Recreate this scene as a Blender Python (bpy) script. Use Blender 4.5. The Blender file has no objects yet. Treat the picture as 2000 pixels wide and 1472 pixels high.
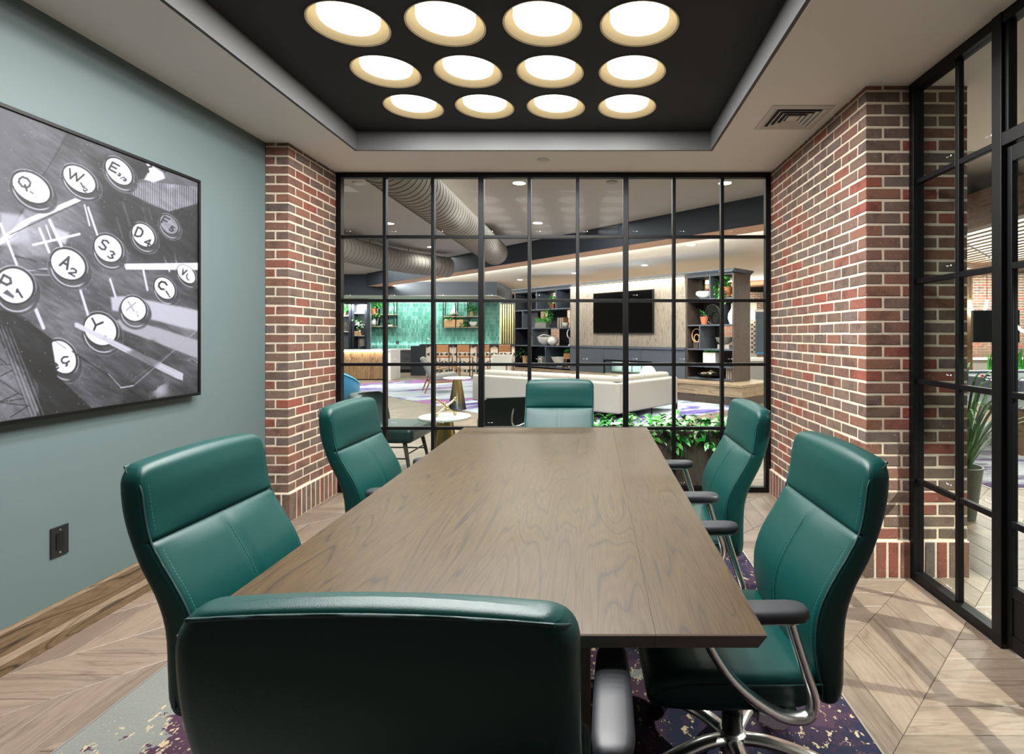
import bpy, bmesh, math, random
import numpy as np
from mathutils import Vector, Matrix
random.seed(7)
rnd = random.Random(11)
S = bpy.context.scene
COL = S.collection
PI = math.pi
# ------------------------------------------------------------------ camera, world, lights, exposure
F, CX, CY, HC = 1045.0, 1158.0, 653.0, 1.352
cam_d = bpy.data.cameras.new('camera')
cam_d.sensor_fit = 'HORIZONTAL'; cam_d.sensor_width = 36.0
cam_d.lens = F/2000*36.0
cam_d.shift_x = -(CX-1000)/2000; cam_d.shift_y = -(736-CY)/2000
cam_d.clip_start = 0.02; cam_d.clip_end = 100
cam = bpy.data.objects.new('camera', cam_d); COL.objects.link(cam)
cam.location = (0, 0, HC); cam.rotation_euler = (PI/2, 0, 0)
S.camera = cam
S.view_settings.view_transform = 'Standard'; S.view_settings.look = 'None'
S.view_settings.gamma = 1.0; S.view_settings.use_curve_mapping = False
S.view_settings.exposure = 1.08
w = bpy.data.worlds.new('world'); S.world = w; w.use_nodes = True
w.node_tree.nodes['Background'].inputs[0].default_value = (0.9, 0.95, 1.0, 1)
w.node_tree.nodes['Background'].inputs[1].default_value = 0.28
S.cycles.max_bounces = 8; S.cycles.diffuse_bounces = 4; S.cycles.glossy_bounces = 4
S.cycles.transparent_max_bounces = 16; S.cycles.transmission_bounces = 4
S.cycles.sample_clamp_indirect = 4.0; S.cycles.caustics_reflective = False; S.cycles.caustics_refractive = False
S.cycles.blur_glossy = 0.5

def s2l(c):
    c = c/255.0
    return c/12.92 if c <= 0.04045 else ((c+0.055)/1.055)**2.4
def rgb(*c): return (s2l(c[0]), s2l(c[1]), s2l(c[2]), 1.0)

def area(name, loc, size, power, color=(1, .955, .9), rot=(0, 0, 0), shape='DISK', size_y=None, spread=PI):
    d = bpy.data.lights.new(name, 'AREA'); d.energy = power; d.color = color[:3]
    d.shape = shape; d.size = size; d.spread = spread
    if size_y: d.size_y = size_y
    o = bpy.data.objects.new(name, d); o.location = loc; o.rotation_euler = rot
    COL.objects.link(o); return o
def spot(name, loc, target, power, color=(1, .93, .84), ang=60, blend=.4, size=.06):
    d = bpy.data.lights.new(name, 'SPOT'); d.energy = power; d.color = color[:3]
    d.spot_size = math.radians(ang); d.spot_blend = blend; d.shadow_soft_size = size
    o = bpy.data.objects.new(name, d); o.location = loc
    o.rotation_euler = (Vector(target)-Vector(loc)).to_track_quat('-Z', 'Y').to_euler()
    COL.objects.link(o); return o

K = .565            # master light level
ZL = 3.30          # lobby ceiling height
DOME_EMIT = 1.25
LAMP_W = 7.0
# bright lamp in the corridor, its light falls through the door glass onto the floor
spot('corridor_spot', (4.05, 1.15, 3.2), (1.45, 2.05, 0), 900, (1, .95, .88), 35, .25, .022)
# the lamps over the table
# lobby downlights: (x, y, z, watts)
LOBBY_LAMPS = []

# ------------------------------------------------------------------ helpers
def at(px, py, Y): return ((px-CX)*Y/F, Y, HC+(CY-py)*Y/F)
def fl(px, py, z=0.0):
    Y = F*(HC-z)/(py-CY); return ((px-CX)*Y/F, Y)
def zat(py, Y): return HC+(CY-py)*Y/F

class MB:
    def __init__(s): s.v = []; s.f = []; s.m = Matrix.Identity(4)
    def add(s, vs, fs):
        n = len(s.v); m = s.m
        s.v.extend([tuple(m @ Vector(p)) for p in vs]); s.f.extend([tuple(i+n for i in f) for f in fs]); return s
    def box(s, x0, x1, y0, y1, z0, z1):
        return s.add([(x0,y0,z0),(x1,y0,z0),(x1,y1,z0),(x0,y1,z0),(x0,y0,z1),(x1,y0,z1),(x1,y1,z1),(x0,y1,z1)],
                     [(0,3,2,1),(4,5,6,7),(0,1,5,4),(1,2,6,5),(2,3,7,6),(3,0,4,7)])
    def cbox(s, c, d): return s.box(c[0]-d[0]/2, c[0]+d[0]/2, c[1]-d[1]/2, c[1]+d[1]/2, c[2]-d[2]/2, c[2]+d[2]/2)
    def bar(s, a, b, w, h, up=(0,0,1)):
        a = Vector(a); b = Vector(b); t = (b-a).normalized(); u = Vector(up)
        if abs(t.dot(u)) > .98: u = Vector((0,1,0)) if abs(t.y) < .9 else Vector((1,0,0))
        x = t.cross(u).normalized(); y = x.cross(t).normalized()
        vs = []
        for p in (a, b):
            for i, j in ((-1,-1),(1,-1),(1,1),(-1,1)): vs.append(p + x*(i*w/2) + y*(j*h/2))
        return s.add(vs, [(3,2,1,0),(4,5,6,7),(0,1,5,4),(1,2,6,5),(2,3,7,6),(3,0,4,7)])
    def loft(s, rings, cap0=True, cap1=True, closed=True):
        n = len(rings[0]); vs = [p for r in rings for p in r]; fs = []
        for k in range(len(rings)-1):
            for i in range(n if closed else n-1):
                j = (i+1) % n
                fs.append((k*n+i, k*n+j, (k+1)*n+j, (k+1)*n+i))
        if cap0: fs.append(tuple(range(n-1, -1, -1)))
        if cap1: fs.append(tuple(range((len(rings)-1)*n, len(rings)*n)))
        return s.add(vs, fs)
    def tube(s, path, r, r2=None, side=None, n=10, caps=True, closed=False):
        P = [Vector(p) for p in path]; rings = []; N = len(P)
        r2 = r if r2 is None else r2
        prev = None
        for i in range(N):
            if closed: t = (P[(i+1) % N]-P[i-1]).normalized()
            else: t = (P[min(i+1, N-1)]-P[max(i-1, 0)]).normalized()
            if side is not None: x = Vector(side)
            elif prev is not None: x = prev - t*prev.dot(t)
            else:
                u = Vector((0,0,1)) if abs(t.z) < .9 else Vector((1,0,0)); x = u.cross(t)
            x = (x - t*x.dot(t)).normalized(); prev = x; y = t.cross(x)
            ra = r[i] if isinstance(r, (list, tuple)) else r
            rb = r2[i] if isinstance(r2, (list, tuple)) else r2
            rings.append([P[i] + x*(math.cos(2*PI*k/n)*ra) + y*(math.sin(2*PI*k/n)*rb) for k in range(n)])
        if closed: rings.append(rings[0]); return s.loft(rings, False, False)
        return s.loft(rings, caps, caps)
    def lathe(s, prof, c=(0,0,0), n=24, cap=True):
        rings = [[(c[0]+r*math.cos(2*PI*k/n), c[1]+r*math.sin(2*PI*k/n), c[2]+z) for k in range(n)] for r, z in prof]
        return s.loft(rings, cap, cap)
    def prism(s, poly, z0, z1):
        n = len(poly)
        vs = [(x,y,z0) for x,y in poly]+[(x,y,z1) for x,y in poly]
        fs = [tuple(range(n-1,-1,-1)), tuple(range(n, 2*n))]+[(i,(i+1)%n,n+(i+1)%n,n+i) for i in range(n)]
        return s.add(vs, fs)
    def ell(s, c, r, n=14, m=8):
        rings = []
        for k in range(m+1):
            a = -PI/2+PI*k/m; q = max(math.cos(a), .02)
            rings.append([(c[0]+r[0]*q*math.cos(2*PI*i/n), c[1]+r[1]*q*math.sin(2*PI*i/n), c[2]+r[2]*math.sin(a)) for i in range(n)])
        return s.loft(rings)
    def leaf(s, base, d, up, L, W, droop=.3):
        b = Vector(base); d = Vector(d).normalized(); u = Vector(up); x = d.cross(u).normalized(); u = x.cross(d)
        p0 = b; p1 = b+d*(L*.35)+u*(L*.06); p2 = b+d*(L*.7)-u*(L*droop*.25); p3 = b+d*L*.97-u*(L*droop)
        k = u*(-W*.18)
        e = u*(-.0012)
        vs = [p0, p1+x*W*.5+k*-1, p1, p1-x*W*.5+k*-1, p2+x*W*.4+k*-1, p2, p2-x*W*.4+k*-1, p3]
        return s.add(vs, [(0,2,1),(0,3,2),(1,2,5,4),(2,3,6,5),(4,5,7),(5,6,7)])
    def mesh(s, name):
        me = bpy.data.meshes.new(name); me.from_pydata([tuple(p) for p in s.v], [], s.f); me.update()
        return me
    def build(s, name, mat=None, parent=None, smooth=0, bevel=0, seg=2, sub=0, fix=True):
        me = s.mesh(name)
        if fix:
            bm = bmesh.new(); bm.from_mesh(me); bmesh.ops.recalc_face_normals(bm, faces=bm.faces); bm.to_mesh(me); bm.free()
        o = bpy.data.objects.new(name, me); COL.objects.link(o)
        if mat: me.materials.append(mat)
        if parent is not None: o.parent = parent
        if smooth:
            me.polygons.foreach_set('use_smooth', [True]*len(me.polygons))
            if smooth < 180: me.set_sharp_from_angle(angle=math.radians(smooth))
        if bevel:
            b = o.modifiers.new('bevel', 'BEVEL'); b.width = bevel; b.segments = seg; b.limit_method = 'ANGLE'; b.angle_limit = math.radians(40)
            b.harden_normals = False
        if sub:
            q = o.modifiers.new('sub', 'SUBSURF'); q.levels = sub; q.render_levels = sub
        return o

def tag(o, label=None, cat=None, group=None, kind=None):
    if label: o['label'] = label
    if cat: o['category'] = cat
    if group: o['group'] = group
    if kind: o['kind'] = kind
    return o
def thing(name, label, cat, loc=(0,0,0), rz=0, group=None):
    o = bpy.data.objects.new(name, None); COL.objects.link(o); o.location = loc; o.rotation_euler = (0,0,rz)
    o.empty_display_size = .1
    return tag(o, label, cat, group)
def struct(o): o['kind'] = 'structure'; return o
def kids(o): return [c for c in bpy.data.objects if c.parent == o]
def copy_tree(o, parent=None):
    c = o.copy(); COL.objects.link(c)
    if parent is not None: c.parent = parent
    for ch in list(o.children): copy_tree(ch, c)
    return c
def dup(root, loc, rz, label, group=None):
    c = copy_tree(root); c.location = loc; c.rotation_euler = (0,0,rz); c['label'] = label
    if group: c['group'] = group
    return c
def inst(name, me, loc, parent, rot=(0,0,0), scale=(1,1,1)):
    o = bpy.data.objects.new(name, me); COL.objects.link(o); o.parent = parent
    o.location = loc; o.rotation_euler = rot; o.scale = scale; return o
def spline(pts, n=6, closed=False):
    P = [Vector(p) for p in pts]; out = []; N = len(P)
    for i in range(N if closed else N-1):
        p0 = P[i-1] if (i > 0 or closed) else P[0]; p1 = P[i]; p2 = P[(i+1) % N]
        p3 = P[(i+2) % N] if (closed or i+2 < N) else P[-1]
        for k in range(n):
            t = k/n
            out.append(.5*((2*p1)+(-p0+p2)*t+(2*p0-5*p1+4*p2-p3)*t*t+(-p0+3*p1-3*p2+p3)*t**3))
    if not closed: out.append(P[-1])
    return out
def lerp(tab, x):
    if x <= tab[0][0]: return tab[0][1]
    for (a, b), (c, d) in zip(tab, tab[1:]):
        if x <= c: return b+(d-b)*(x-a)/(c-a)
    return tab[-1][1]
def smooth_tab(tab, n=8):
    return [(p[0], p[1]) for p in spline([(a, b, 0) for a, b in tab], n)]

# ------------------------------------------------------------------ materials
def newmat(name):
    m = bpy.data.materials.new(name); m.use_nodes = True; nt = m.node_tree
    return m, nt, nt.nodes['Principled BSDF'], nt.nodes.new, nt.links.new
def mat(name, col, rough=.5, metal=0., var=.0, vscale=6., bump=0., bscale=80., spec=.5, coat=0., sheen=0., stretch=(1,1,1)):
    m, nt, b, N, L = newmat(name)
    c = rgb(*col)
    b.inputs['Base Color'].default_value = c; b.inputs['Roughness'].default_value = rough
    b.inputs['Metallic'].default_value = metal; b.inputs['Specular IOR Level'].default_value = spec
    if coat: b.inputs['Coat Weight'].default_value = coat; b.inputs['Coat Roughness'].default_value = .15
    if sheen: b.inputs['Sheen Weight'].default_value = sheen
    if var or bump:
        tc = N('ShaderNodeTexCoord'); mp = N('ShaderNodeMapping'); mp.inputs['Scale'].default_value = stretch
        L(tc.outputs['Object'], mp.inputs['Vector'])
    if var:
        n = N('ShaderNodeTexNoise'); n.inputs['Scale'].default_value = vscale; n.inputs['Detail'].default_value = 4
        L(mp.outputs[0], n.inputs['Vector'])
        mr = N('ShaderNodeMapRange'); mr.inputs[3].default_value = 1-var; mr.inputs[4].default_value = 1+var
        L(n.outputs['Fac'], mr.inputs[0])
        mx = N('ShaderNodeMixRGB'); mx.blend_type = 'MULTIPLY'; mx.inputs[0].default_value = 1
        mx.inputs[1].default_value = c; L(mr.outputs[0], mx.inputs[2]); L(mx.outputs[0], b.inputs['Base Color'])
    if bump:
        n = N('ShaderNodeTexNoise'); n.inputs['Scale'].default_value = bscale; n.inputs['Detail'].default_value = 3
        L(mp.outputs[0], n.inputs['Vector'])
        bp = N('ShaderNodeBump'); bp.inputs['Strength'].default_value = bump; bp.inputs['Distance'].default_value = .002
        L(n.outputs['Fac'], bp.inputs['Height']); L(bp.outputs[0], b.inputs['Normal'])
    return m
def emit(name, col, strength):
    m, nt, b, N, L = newmat(name)
    b.inputs['Base Color'].default_value = rgb(*col); b.inputs['Emission Color'].default_value = rgb(*col)
    b.inputs['Emission Strength'].default_value = strength; b.inputs['Roughness'].default_value = .6
    return m
def ramp(N, stops, interp='LINEAR'):
    r = N('ShaderNodeValToRGB'); cr = r.color_ramp; cr.interpolation = interp
    while len(cr.elements) < len(stops): cr.elements.new(.5)
    for e, (p, c) in zip(cr.elements, stops): e.position = p; e.color = rgb(*c)
    return r
def pick(N, L):   # one random number per piece, whether an object of its own or an island of a joined mesh
    oi = N('ShaderNodeObjectInfo'); g = N('ShaderNodeNewGeometry')
    a = N('ShaderNodeMath'); a.operation = 'ADD'; L(oi.outputs['Random'], a.inputs[0]); L(g.outputs['Random Per Island'], a.inputs[1])
    f = N('ShaderNodeMath'); f.operation = 'FRACT'; L(a.outputs[0], f.inputs[0]); return f.outputs[0]
def m_brick():
    m, nt, b, N, L = newmat('brick')
    r = pick(N, L)
    cr = ramp(N, [(0, (116,84,72)), (.18, (108,88,76)), (.32, (128,78,65)), (.42, (101,84,74)), (.56, (134,74,61)), (.63, (114,94,82)), (.80, (124,86,70)), (.90, (104,90,84))], 'CONSTANT')
    L(r, cr.inputs[0])
    g = N('ShaderNodeNewGeometry')
    n = N('ShaderNodeTexNoise'); n.inputs['Scale'].default_value = 9; n.inputs['Detail'].default_value = 6; n.inputs['Roughness'].default_value = .65
    L(g.outputs['Position'], n.inputs['Vector'])
    cr2 = ramp(N, [(.3, (150,140,140)), (.5, (240,236,232)), (.72, (255,235,222))]); L(n.outputs['Fac'], cr2.inputs[0])
    mx = N('ShaderNodeMixRGB'); mx.blend_type = 'MULTIPLY'; mx.inputs[0].default_value = .8; L(cr.outputs[0], mx.inputs[1]); L(cr2.outputs[0], mx.inputs[2])
    n2 = N('ShaderNodeTexNoise'); n2.inputs['Scale'].default_value = 55; n2.inputs['Detail'].default_value = 5; L(g.outputs['Position'], n2.inputs['Vector'])
    cr3 = ramp(N, [(.62, (0,0,0)), (.74, (255,255,255))]); L(n2.outputs['Fac'], cr3.inputs[0])
    mx2 = N('ShaderNodeMixRGB'); L(cr3.outputs[0], mx2.inputs[0]); mx2.inputs[2].default_value = rgb(176,158,146); L(mx.outputs[0], mx2.inputs[1])
    sc = N('ShaderNodeMath'); sc.operation = 'MULTIPLY'; sc.inputs[1].default_value = .35; L(cr3.outputs[0], sc.inputs[0]); L(sc.outputs[0], mx2.inputs[0])
    L(mx2.outputs[0], b.inputs['Base Color']); b.inputs['Roughness'].default_value = .85
    n3 = N('ShaderNodeTexNoise'); n3.inputs['Scale'].default_value = 160; n3.inputs['Detail'].default_value = 4; L(g.outputs['Position'], n3.inputs['Vector'])
    bp = N('ShaderNodeBump'); bp.inputs['Strength'].default_value = .6; bp.inputs['Distance'].default_value = .003
    L(n3.outputs['Fac'], bp.inputs['Height']); L(bp.outputs[0], b.inputs['Normal'])
    return m
def m_wood(name, cols, scale=1.0, st=.13, pore=.7, along='Y', uv=False, rough=.45, contrast=1.0, bump=.15, cath=7.0, seed=0.0, perpiece=False, coat=0):
    """oak: cathedral bands, long pores and slow tone; grain runs along one axis"""
    m, nt, b, N, L = newmat(name)
    tc = N('ShaderNodeTexCoord'); mp = N('ShaderNodeMapping')
    if uv: src = tc.outputs['UV']
    else: src = tc.outputs['Object']
    L(src, mp.inputs['Vector'])
    rot = {'X': (1,0,0), 'Y': (0,1,0), 'Z': (0,0,1)}[along]
    mp.inputs['Scale'].default_value = tuple(scale*(st if q else 1.0) for q in rot)
    vec = mp.outputs[0]
    if perpiece:
        r = pick(N, L); ml = N('ShaderNodeVectorMath'); ml.operation = 'SCALE'
        ml.inputs[0].default_value = (37.3, 91.7, 53.1); L(r, ml.inputs['Scale'])
        ad = N('ShaderNodeVectorMath'); ad.operation = 'ADD'; L(mp.outputs[0], ad.inputs[0]); L(ml.outputs[0], ad.inputs[1]); vec = ad.outputs[0]
    elif seed: mp.inputs['Location'].default_value = (seed, seed*1.7, seed*.3)
    n1 = N('ShaderNodeTexNoise'); n1.inputs['Scale'].default_value = 1.6; n1.inputs['Detail'].default_value = 2; n1.inputs['Roughness'].default_value = .4; n1.inputs['Distortion'].default_value = .25
    L(vec, n1.inputs['Vector'])
    mu = N('ShaderNodeMath'); mu.operation = 'MULTIPLY'; mu.inputs[1].default_value = cath; L(n1.outputs['Fac'], mu.inputs[0])
    fr = N('ShaderNodeMath'); fr.operation = 'PINGPONG'; fr.inputs[1].default_value = .5; L(mu.outputs[0], fr.inputs[0])
    r1 = ramp(N, [(0, cols[0]), (.10*contrast+.04, cols[1]), (.55, cols[2]), (1, cols[1])]); 
    mm = N('ShaderNodeMath'); mm.operation = 'MULTIPLY'; mm.inputs[1].default_value = 2; L(fr.outputs[0], mm.inputs[0]); L(mm.outputs[0], r1.inputs[0])
    mp2 = N('ShaderNodeMapping'); L(vec, mp2.inputs['Vector'])
    mp2.inputs['Scale'].default_value = tuple(.35 if q else 1 for q in rot)
    n2 = N('ShaderNodeTexNoise'); n2.inputs['Scale'].default_value = 95; n2.inputs['Detail'].default_value = 3; L(mp2.outputs[0], n2.inputs['Vector'])
    r2 = ramp(N, [(.34, (165,158,150)), (.52, (255,255,255))]); L(n2.outputs['Fac'], r2.inputs[0])
    mx = N('ShaderNodeMixRGB'); mx.blend_type = 'MULTIPLY'; mx.inputs[0].default_value = pore; L(r1.outputs[0], mx.inputs[1]); L(r2.outputs[0], mx.inputs[2])
    out = mx.outputs[0]
    if perpiece:
        hs = N('ShaderNodeHueSaturation'); mr = N('ShaderNodeMapRange'); mr.inputs[3].default_value = .80; mr.inputs[4].default_value = 1.14
        L(r, mr.inputs[0]); L(mr.outputs[0], hs.inputs['Value']); L(out, hs.inputs['Color']); out = hs.outputs[0]
    else:
        n4 = N('ShaderNodeTexNoise'); n4.inputs['Scale'].default_value = 1.1; L(vec, n4.inputs['Vector'])
        hs = N('ShaderNodeHueSaturation'); mr = N('ShaderNodeMapRange'); mr.inputs[3].default_value = .85; mr.inputs[4].default_value = 1.15
        L(n4.outputs['Fac'], mr.inputs[0]); L(mr.outputs[0], hs.inputs['Value']); L(out, hs.inputs['Color']); out = hs.outputs[0]
    L(out, b.inputs['Base Color']); b.inputs['Roughness'].default_value = rough
    if coat: b.inputs['Coat Weight'].default_value = coat; b.inputs['Coat Roughness'].default_value = .25
    bp = N('ShaderNodeBump'); bp.inputs['Strength'].default_value = bump; bp.inputs['Distance'].default_value = .001
    L(n2.outputs['Fac'], bp.inputs['Height']); L(bp.outputs[0], b.inputs['Normal'])
    return m
def m_rug(name, stops, flecks, scale=1.4, stretch=(1,1,1), fleck_col=(205,190,160), rot=0, detail=8):
    m, nt, b, N, L = newmat(name)
    tc = N('ShaderNodeTexCoord'); mp = N('ShaderNodeMapping'); mp.inputs['Scale'].default_value = stretch; mp.inputs['Rotation'].default_value = (0,0,rot)
    L(tc.outputs['Object'], mp.inputs['Vector'])
    n = N('ShaderNodeTexNoise'); n.inputs['Scale'].default_value = scale; n.inputs['Detail'].default_value = detail; n.inputs['Roughness'].default_value = .62; n.inputs['Distortion'].default_value = .3
    L(mp.outputs[0], n.inputs['Vector'])
    r = ramp(N, stops, 'CONSTANT' if flecks else 'LINEAR'); L(n.outputs['Fac'], r.inputs[0]); out = r.outputs[0]
    n5 = N('ShaderNodeTexNoise'); n5.inputs['Scale'].default_value = 22; n5.inputs['Detail'].default_value = 4; L(tc.outputs['Object'], n5.inputs['Vector'])
    mr5 = N('ShaderNodeMapRange'); mr5.inputs[3].default_value = .82; mr5.inputs[4].default_value = 1.16; L(n5.outputs['Fac'], mr5.inputs[0])
    mx5 = N('ShaderNodeMixRGB'); mx5.blend_type = 'MULTIPLY'; mx5.inputs[0].default_value = 1; L(out, mx5.inputs[1]); L(mr5.outputs[0], mx5.inputs[2])
    L(mx5.outputs[0], b.inputs['Base Color']); b.inputs['Roughness'].default_value = .95; b.inputs['Specular IOR Level'].default_value = .1
    n2 = N('ShaderNodeTexNoise'); n2.inputs['Scale'].default_value = 420; L(tc.outputs['Object'], n2.inputs['Vector'])
    bp = N('ShaderNodeBump'); bp.inputs['Strength'].default_value = .5; bp.inputs['Distance'].default_value = .003
    L(n2.outputs['Fac'], bp.inputs['Height']); L(bp.outputs[0], b.inputs['Normal'])
    return m
def m_glass(name, tint=(240,246,244), refl=1.0):
    m, nt, b, N, L = newmat(name); nt.nodes.remove(b); out = nt.nodes['Material Output']
    tr = N('ShaderNodeBsdfTransparent'); tr.inputs[0].default_value = rgb(*tint)
    gl = N('ShaderNodeBsdfGlossy'); gl.inputs['Roughness'].default_value = 0.0
    fr = N('ShaderNodeFresnel'); fr.inputs[0].default_value = 1.45
    g = N('ShaderNodeNewGeometry'); iv = N('ShaderNodeMath'); iv.operation = 'SUBTRACT'; iv.inputs[0].default_value = refl; 
    ms = N('ShaderNodeMath'); ms.operation = 'MULTIPLY'; ms.inputs[1].default_value = refl; L(g.outputs['Backfacing'], ms.inputs[0]); L(ms.outputs[0], iv.inputs[1])
    mm = N('ShaderNodeMath'); mm.operation = 'MULTIPLY'; L(iv.outputs[0], mm.inputs[1]); L(fr.outputs[0], mm.inputs[0])
    mx = N('ShaderNodeMixShader'); L(mm.outputs[0], mx.inputs[0]); L(tr.outputs[0], mx.inputs[1]); L(gl.outputs[0], mx.inputs[2])
    L(mx.outputs[0], out.inputs[0]); return m
def m_piece(name, cols, rough=.3, bump=.0):   # tiles, leaves, books: tone per piece
    m, nt, b, N, L = newmat(name)
    r = pick(N, L); n = len(cols)
    cr = ramp(N, [(i/n, c) for i, c in enumerate(cols)], 'CONSTANT'); L(r, cr.inputs[0])
    L(cr.outputs[0], b.inputs['Base Color']); b.inputs['Roughness'].default_value = rough
    if bump:
        g = N('ShaderNodeNewGeometry'); q = N('ShaderNodeTexNoise'); q.inputs['Scale'].default_value = 14; L(g.outputs['Position'], q.inputs['Vector'])
        bp = N('ShaderNodeBump'); bp.inputs['Strength'].default_value = bump; bp.inputs['Distance'].default_value = .01
        L(q.outputs['Fac'], bp.inputs['Height']); L(bp.outputs[0], b.inputs['Normal'])
    return m

BRICK = m_brick()
MORTAR = mat('mortar', (206,190,170), .95, var=.18, vscale=25, bump=.6, bscale=120)
TEAL_WALL = mat('teal_paint', (85,100,100), .55, bump=.05, bscale=300)
CEIL = mat('beige_ceiling_paint', (238,235,233), .8, var=.02, vscale=2)
BLACK_CEIL = mat('black_ceiling_paint', (27,29,34), .75)
TRAY_SIDE = mat('shade_toned_tray_paint', (88,88,88), .8)  # ceiling paint darkened so its colour holds the shade of the recess
LOBBY_CEIL = mat('grey_ceiling_paint', (176,170,164), .8, var=.05, vscale=1.2)
WALL_PAINT = mat('warm_wall_paint', (222,216,206), .8)
PLANK = m_wood('oak_plank', [(100,87,74), (114,99,86), (123,108,94)], 6.5, along='X', uv=True, rough=.42, perpiece=True, cath=5, bump=.2, pore=.42)
TABLE_WOOD = m_wood('table_oak', [(36,26,14), (55,41,22), (62,47,26)], 4.4, st=.07, along='Y', rough=.38, cath=20, bump=.15)
TABLE_WOOD.node_tree.nodes['Principled BSDF'].inputs['Specular IOR Level'].default_value = .32
TABLE_EDGE = mat('table_edge_stain', (112,97,88), .42, var=.15, vscale=14, stretch=(.3,1,1))
BASE_WOOD = m_wood('baseboard_oak', [(48,36,25), (98,79,57), (112,92,68)], 5.0, along='Y', rough=.5, cath=9, bump=.25, seed=3)
LEATHER = mat('teal_leather', (2,50,47), .40, spec=.28, bump=.12, bscale=420, var=.04, vscale=9)
SEAM = mat('dark_teal_piping', (6,44,44), .5)
STITCH = mat('pale_teal_thread', (30,92,88), .6)
BLACK_PAD = mat('black_polyurethane', (30,32,36), .5)
BLACK_PLASTIC = mat('black_plastic', (20,20,22), .4)
CHROME = mat('polished_aluminium', (238,236,233), .24, 1.0)
STEEL = mat('black_steel', (6,6,7), .42, spec=.22)
GLASS = m_glass('clear_glass', refl=.055)
MARK = mat('white_etching', (225,228,228), .6)
GOLD_IN = mat('gold_reflector', (164,143,99), .5)
GOLD_RIM = mat('gold_rim', (244,224,184), .5)
DIFFUSER = emit('lamp_diffuser', (247,251,255), DOME_EMIT)
WHITE_METAL = mat('white_metal', (205,203,200), .5)
def m_carpet():
    m, nt, b, N, L = newmat('carpet_grey_plum')
    tc = N('ShaderNodeTexCoord'); src = tc.outputs['Object']
    def noise(sc, det, rough=.6, st=(1,1,1), off=0.0):
        mp = N('ShaderNodeMapping'); mp.inputs['Scale'].default_value = st; mp.inputs['Location'].default_value = (off, off, 0); L(src, mp.inputs['Vector'])
        n = N('ShaderNodeTexNoise'); n.inputs['Scale'].default_value = sc; n.inputs['Detail'].default_value = det; n.inputs['Roughness'].default_value = rough; L(mp.outputs[0], n.inputs['Vector']); return n.outputs['Fac']
    def math2(op, a, b2):
        q = N('ShaderNodeMath'); q.operation = op
        for k, v in enumerate((a, b2)):
            if isinstance(v, (int, float)): q.inputs[k].default_value = v
            else: L(v, q.inputs[k])
        return q.outputs[0]
    sx = N('ShaderNodeSeparateXYZ'); L(src, sx.inputs[0])
    big = noise(1.5, 9, .68, (.8,1,1), 2.3)
    grad = math2('MULTIPLY', sx.outputs[0], .12); v = math2('ADD', big, grad)
    vd = N('ShaderNodeVectorMath'); vd.operation = 'DISTANCE'; L(src, vd.inputs[0]); vd.inputs[1].default_value = (-1.47, 1.66, 0)
    mrp = N('ShaderNodeMapRange'); mrp.inputs[1].default_value = .15; mrp.inputs[2].default_value = .50; mrp.inputs[3].default_value = .20; mrp.inputs[4].default_value = 0; L(vd.outputs['Value'], mrp.inputs[0])
    v = math2('ADD', v, mrp.outputs[0])
    r = ramp(N, [(0, (112,114,109)), (.43, (66,47,61)), (.50, (50,40,56)), (.545, (38,38,56)), (.60, (58,44,60))], 'CONSTANT'); L(v, r.inputs[0])
    d = math2('ABSOLUTE', math2('SUBTRACT', v, .435), 0); near = math2('LESS_THAN', d, .03)
    fl_ = math2('GREATER_THAN', noise(62, 5, .6, (1,.5,1)), .575)
    fl2 = math2('MULTIPLY', math2('GREATER_THAN', noise(40, 6, .65, (1,.7,1), 5.), .60), math2('GREATER_THAN', v, .47))
    f = math2('MAXIMUM', math2('MULTIPLY', near, fl_), fl2)
    mx = N('ShaderNodeMixRGB'); L(f, mx.inputs[0]); L(r.outputs[0], mx.inputs[1]); mx.inputs[2].default_value = rgb(168,152,124)
    pile = noise(150, 3); mr = N('ShaderNodeMapRange'); mr.inputs[3].default_value = .72; mr.inputs[4].default_value = 1.25; L(pile, mr.inputs[0])
    m2 = N('ShaderNodeMixRGB'); m2.blend_type = 'MULTIPLY'; m2.inputs[0].default_value = 1; L(mx.outputs[0], m2.inputs[1]); L(mr.outputs[0], m2.inputs[2])
    L(m2.outputs[0], b.inputs['Base Color']); b.inputs['Roughness'].default_value = .95; b.inputs['Specular IOR Level'].default_value = .1
    bp = N('ShaderNodeBump'); bp.inputs['Strength'].default_value = .6; bp.inputs['Distance'].default_value = .003; L(noise(500, 1), bp.inputs['Height']); L(bp.outputs[0], b.inputs['Normal'])
    return m
RUG = m_carpet()
RUG2 = m_rug('lobby_carpet', [(0,(40,36,62)), (.36,(66,56,112)), (.42,(110,98,156)), (.455,(176,180,188)), (.53,(150,160,168)), (.565,(72,62,118)), (.60,(150,104,146)), (.66,(122,76,118)), (.72,(186,182,186))], False, .8, (1,.3,1), rot=PI/4, detail=10)
# ------------------------------------------------------------------ measures of the room
XL, XR = -2.37, 1.79           # teal wall, steel-and-glass partition
YG = 4.605                     # the big steel grid
H = 2.74
YLP, XLP = 3.868, -2.20        # corner of the left brick pillar
YRP, XRP, XRP2 = 2.985, 1.523, 2.09
YB = -1.2                      # wall behind the photographer

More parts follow.
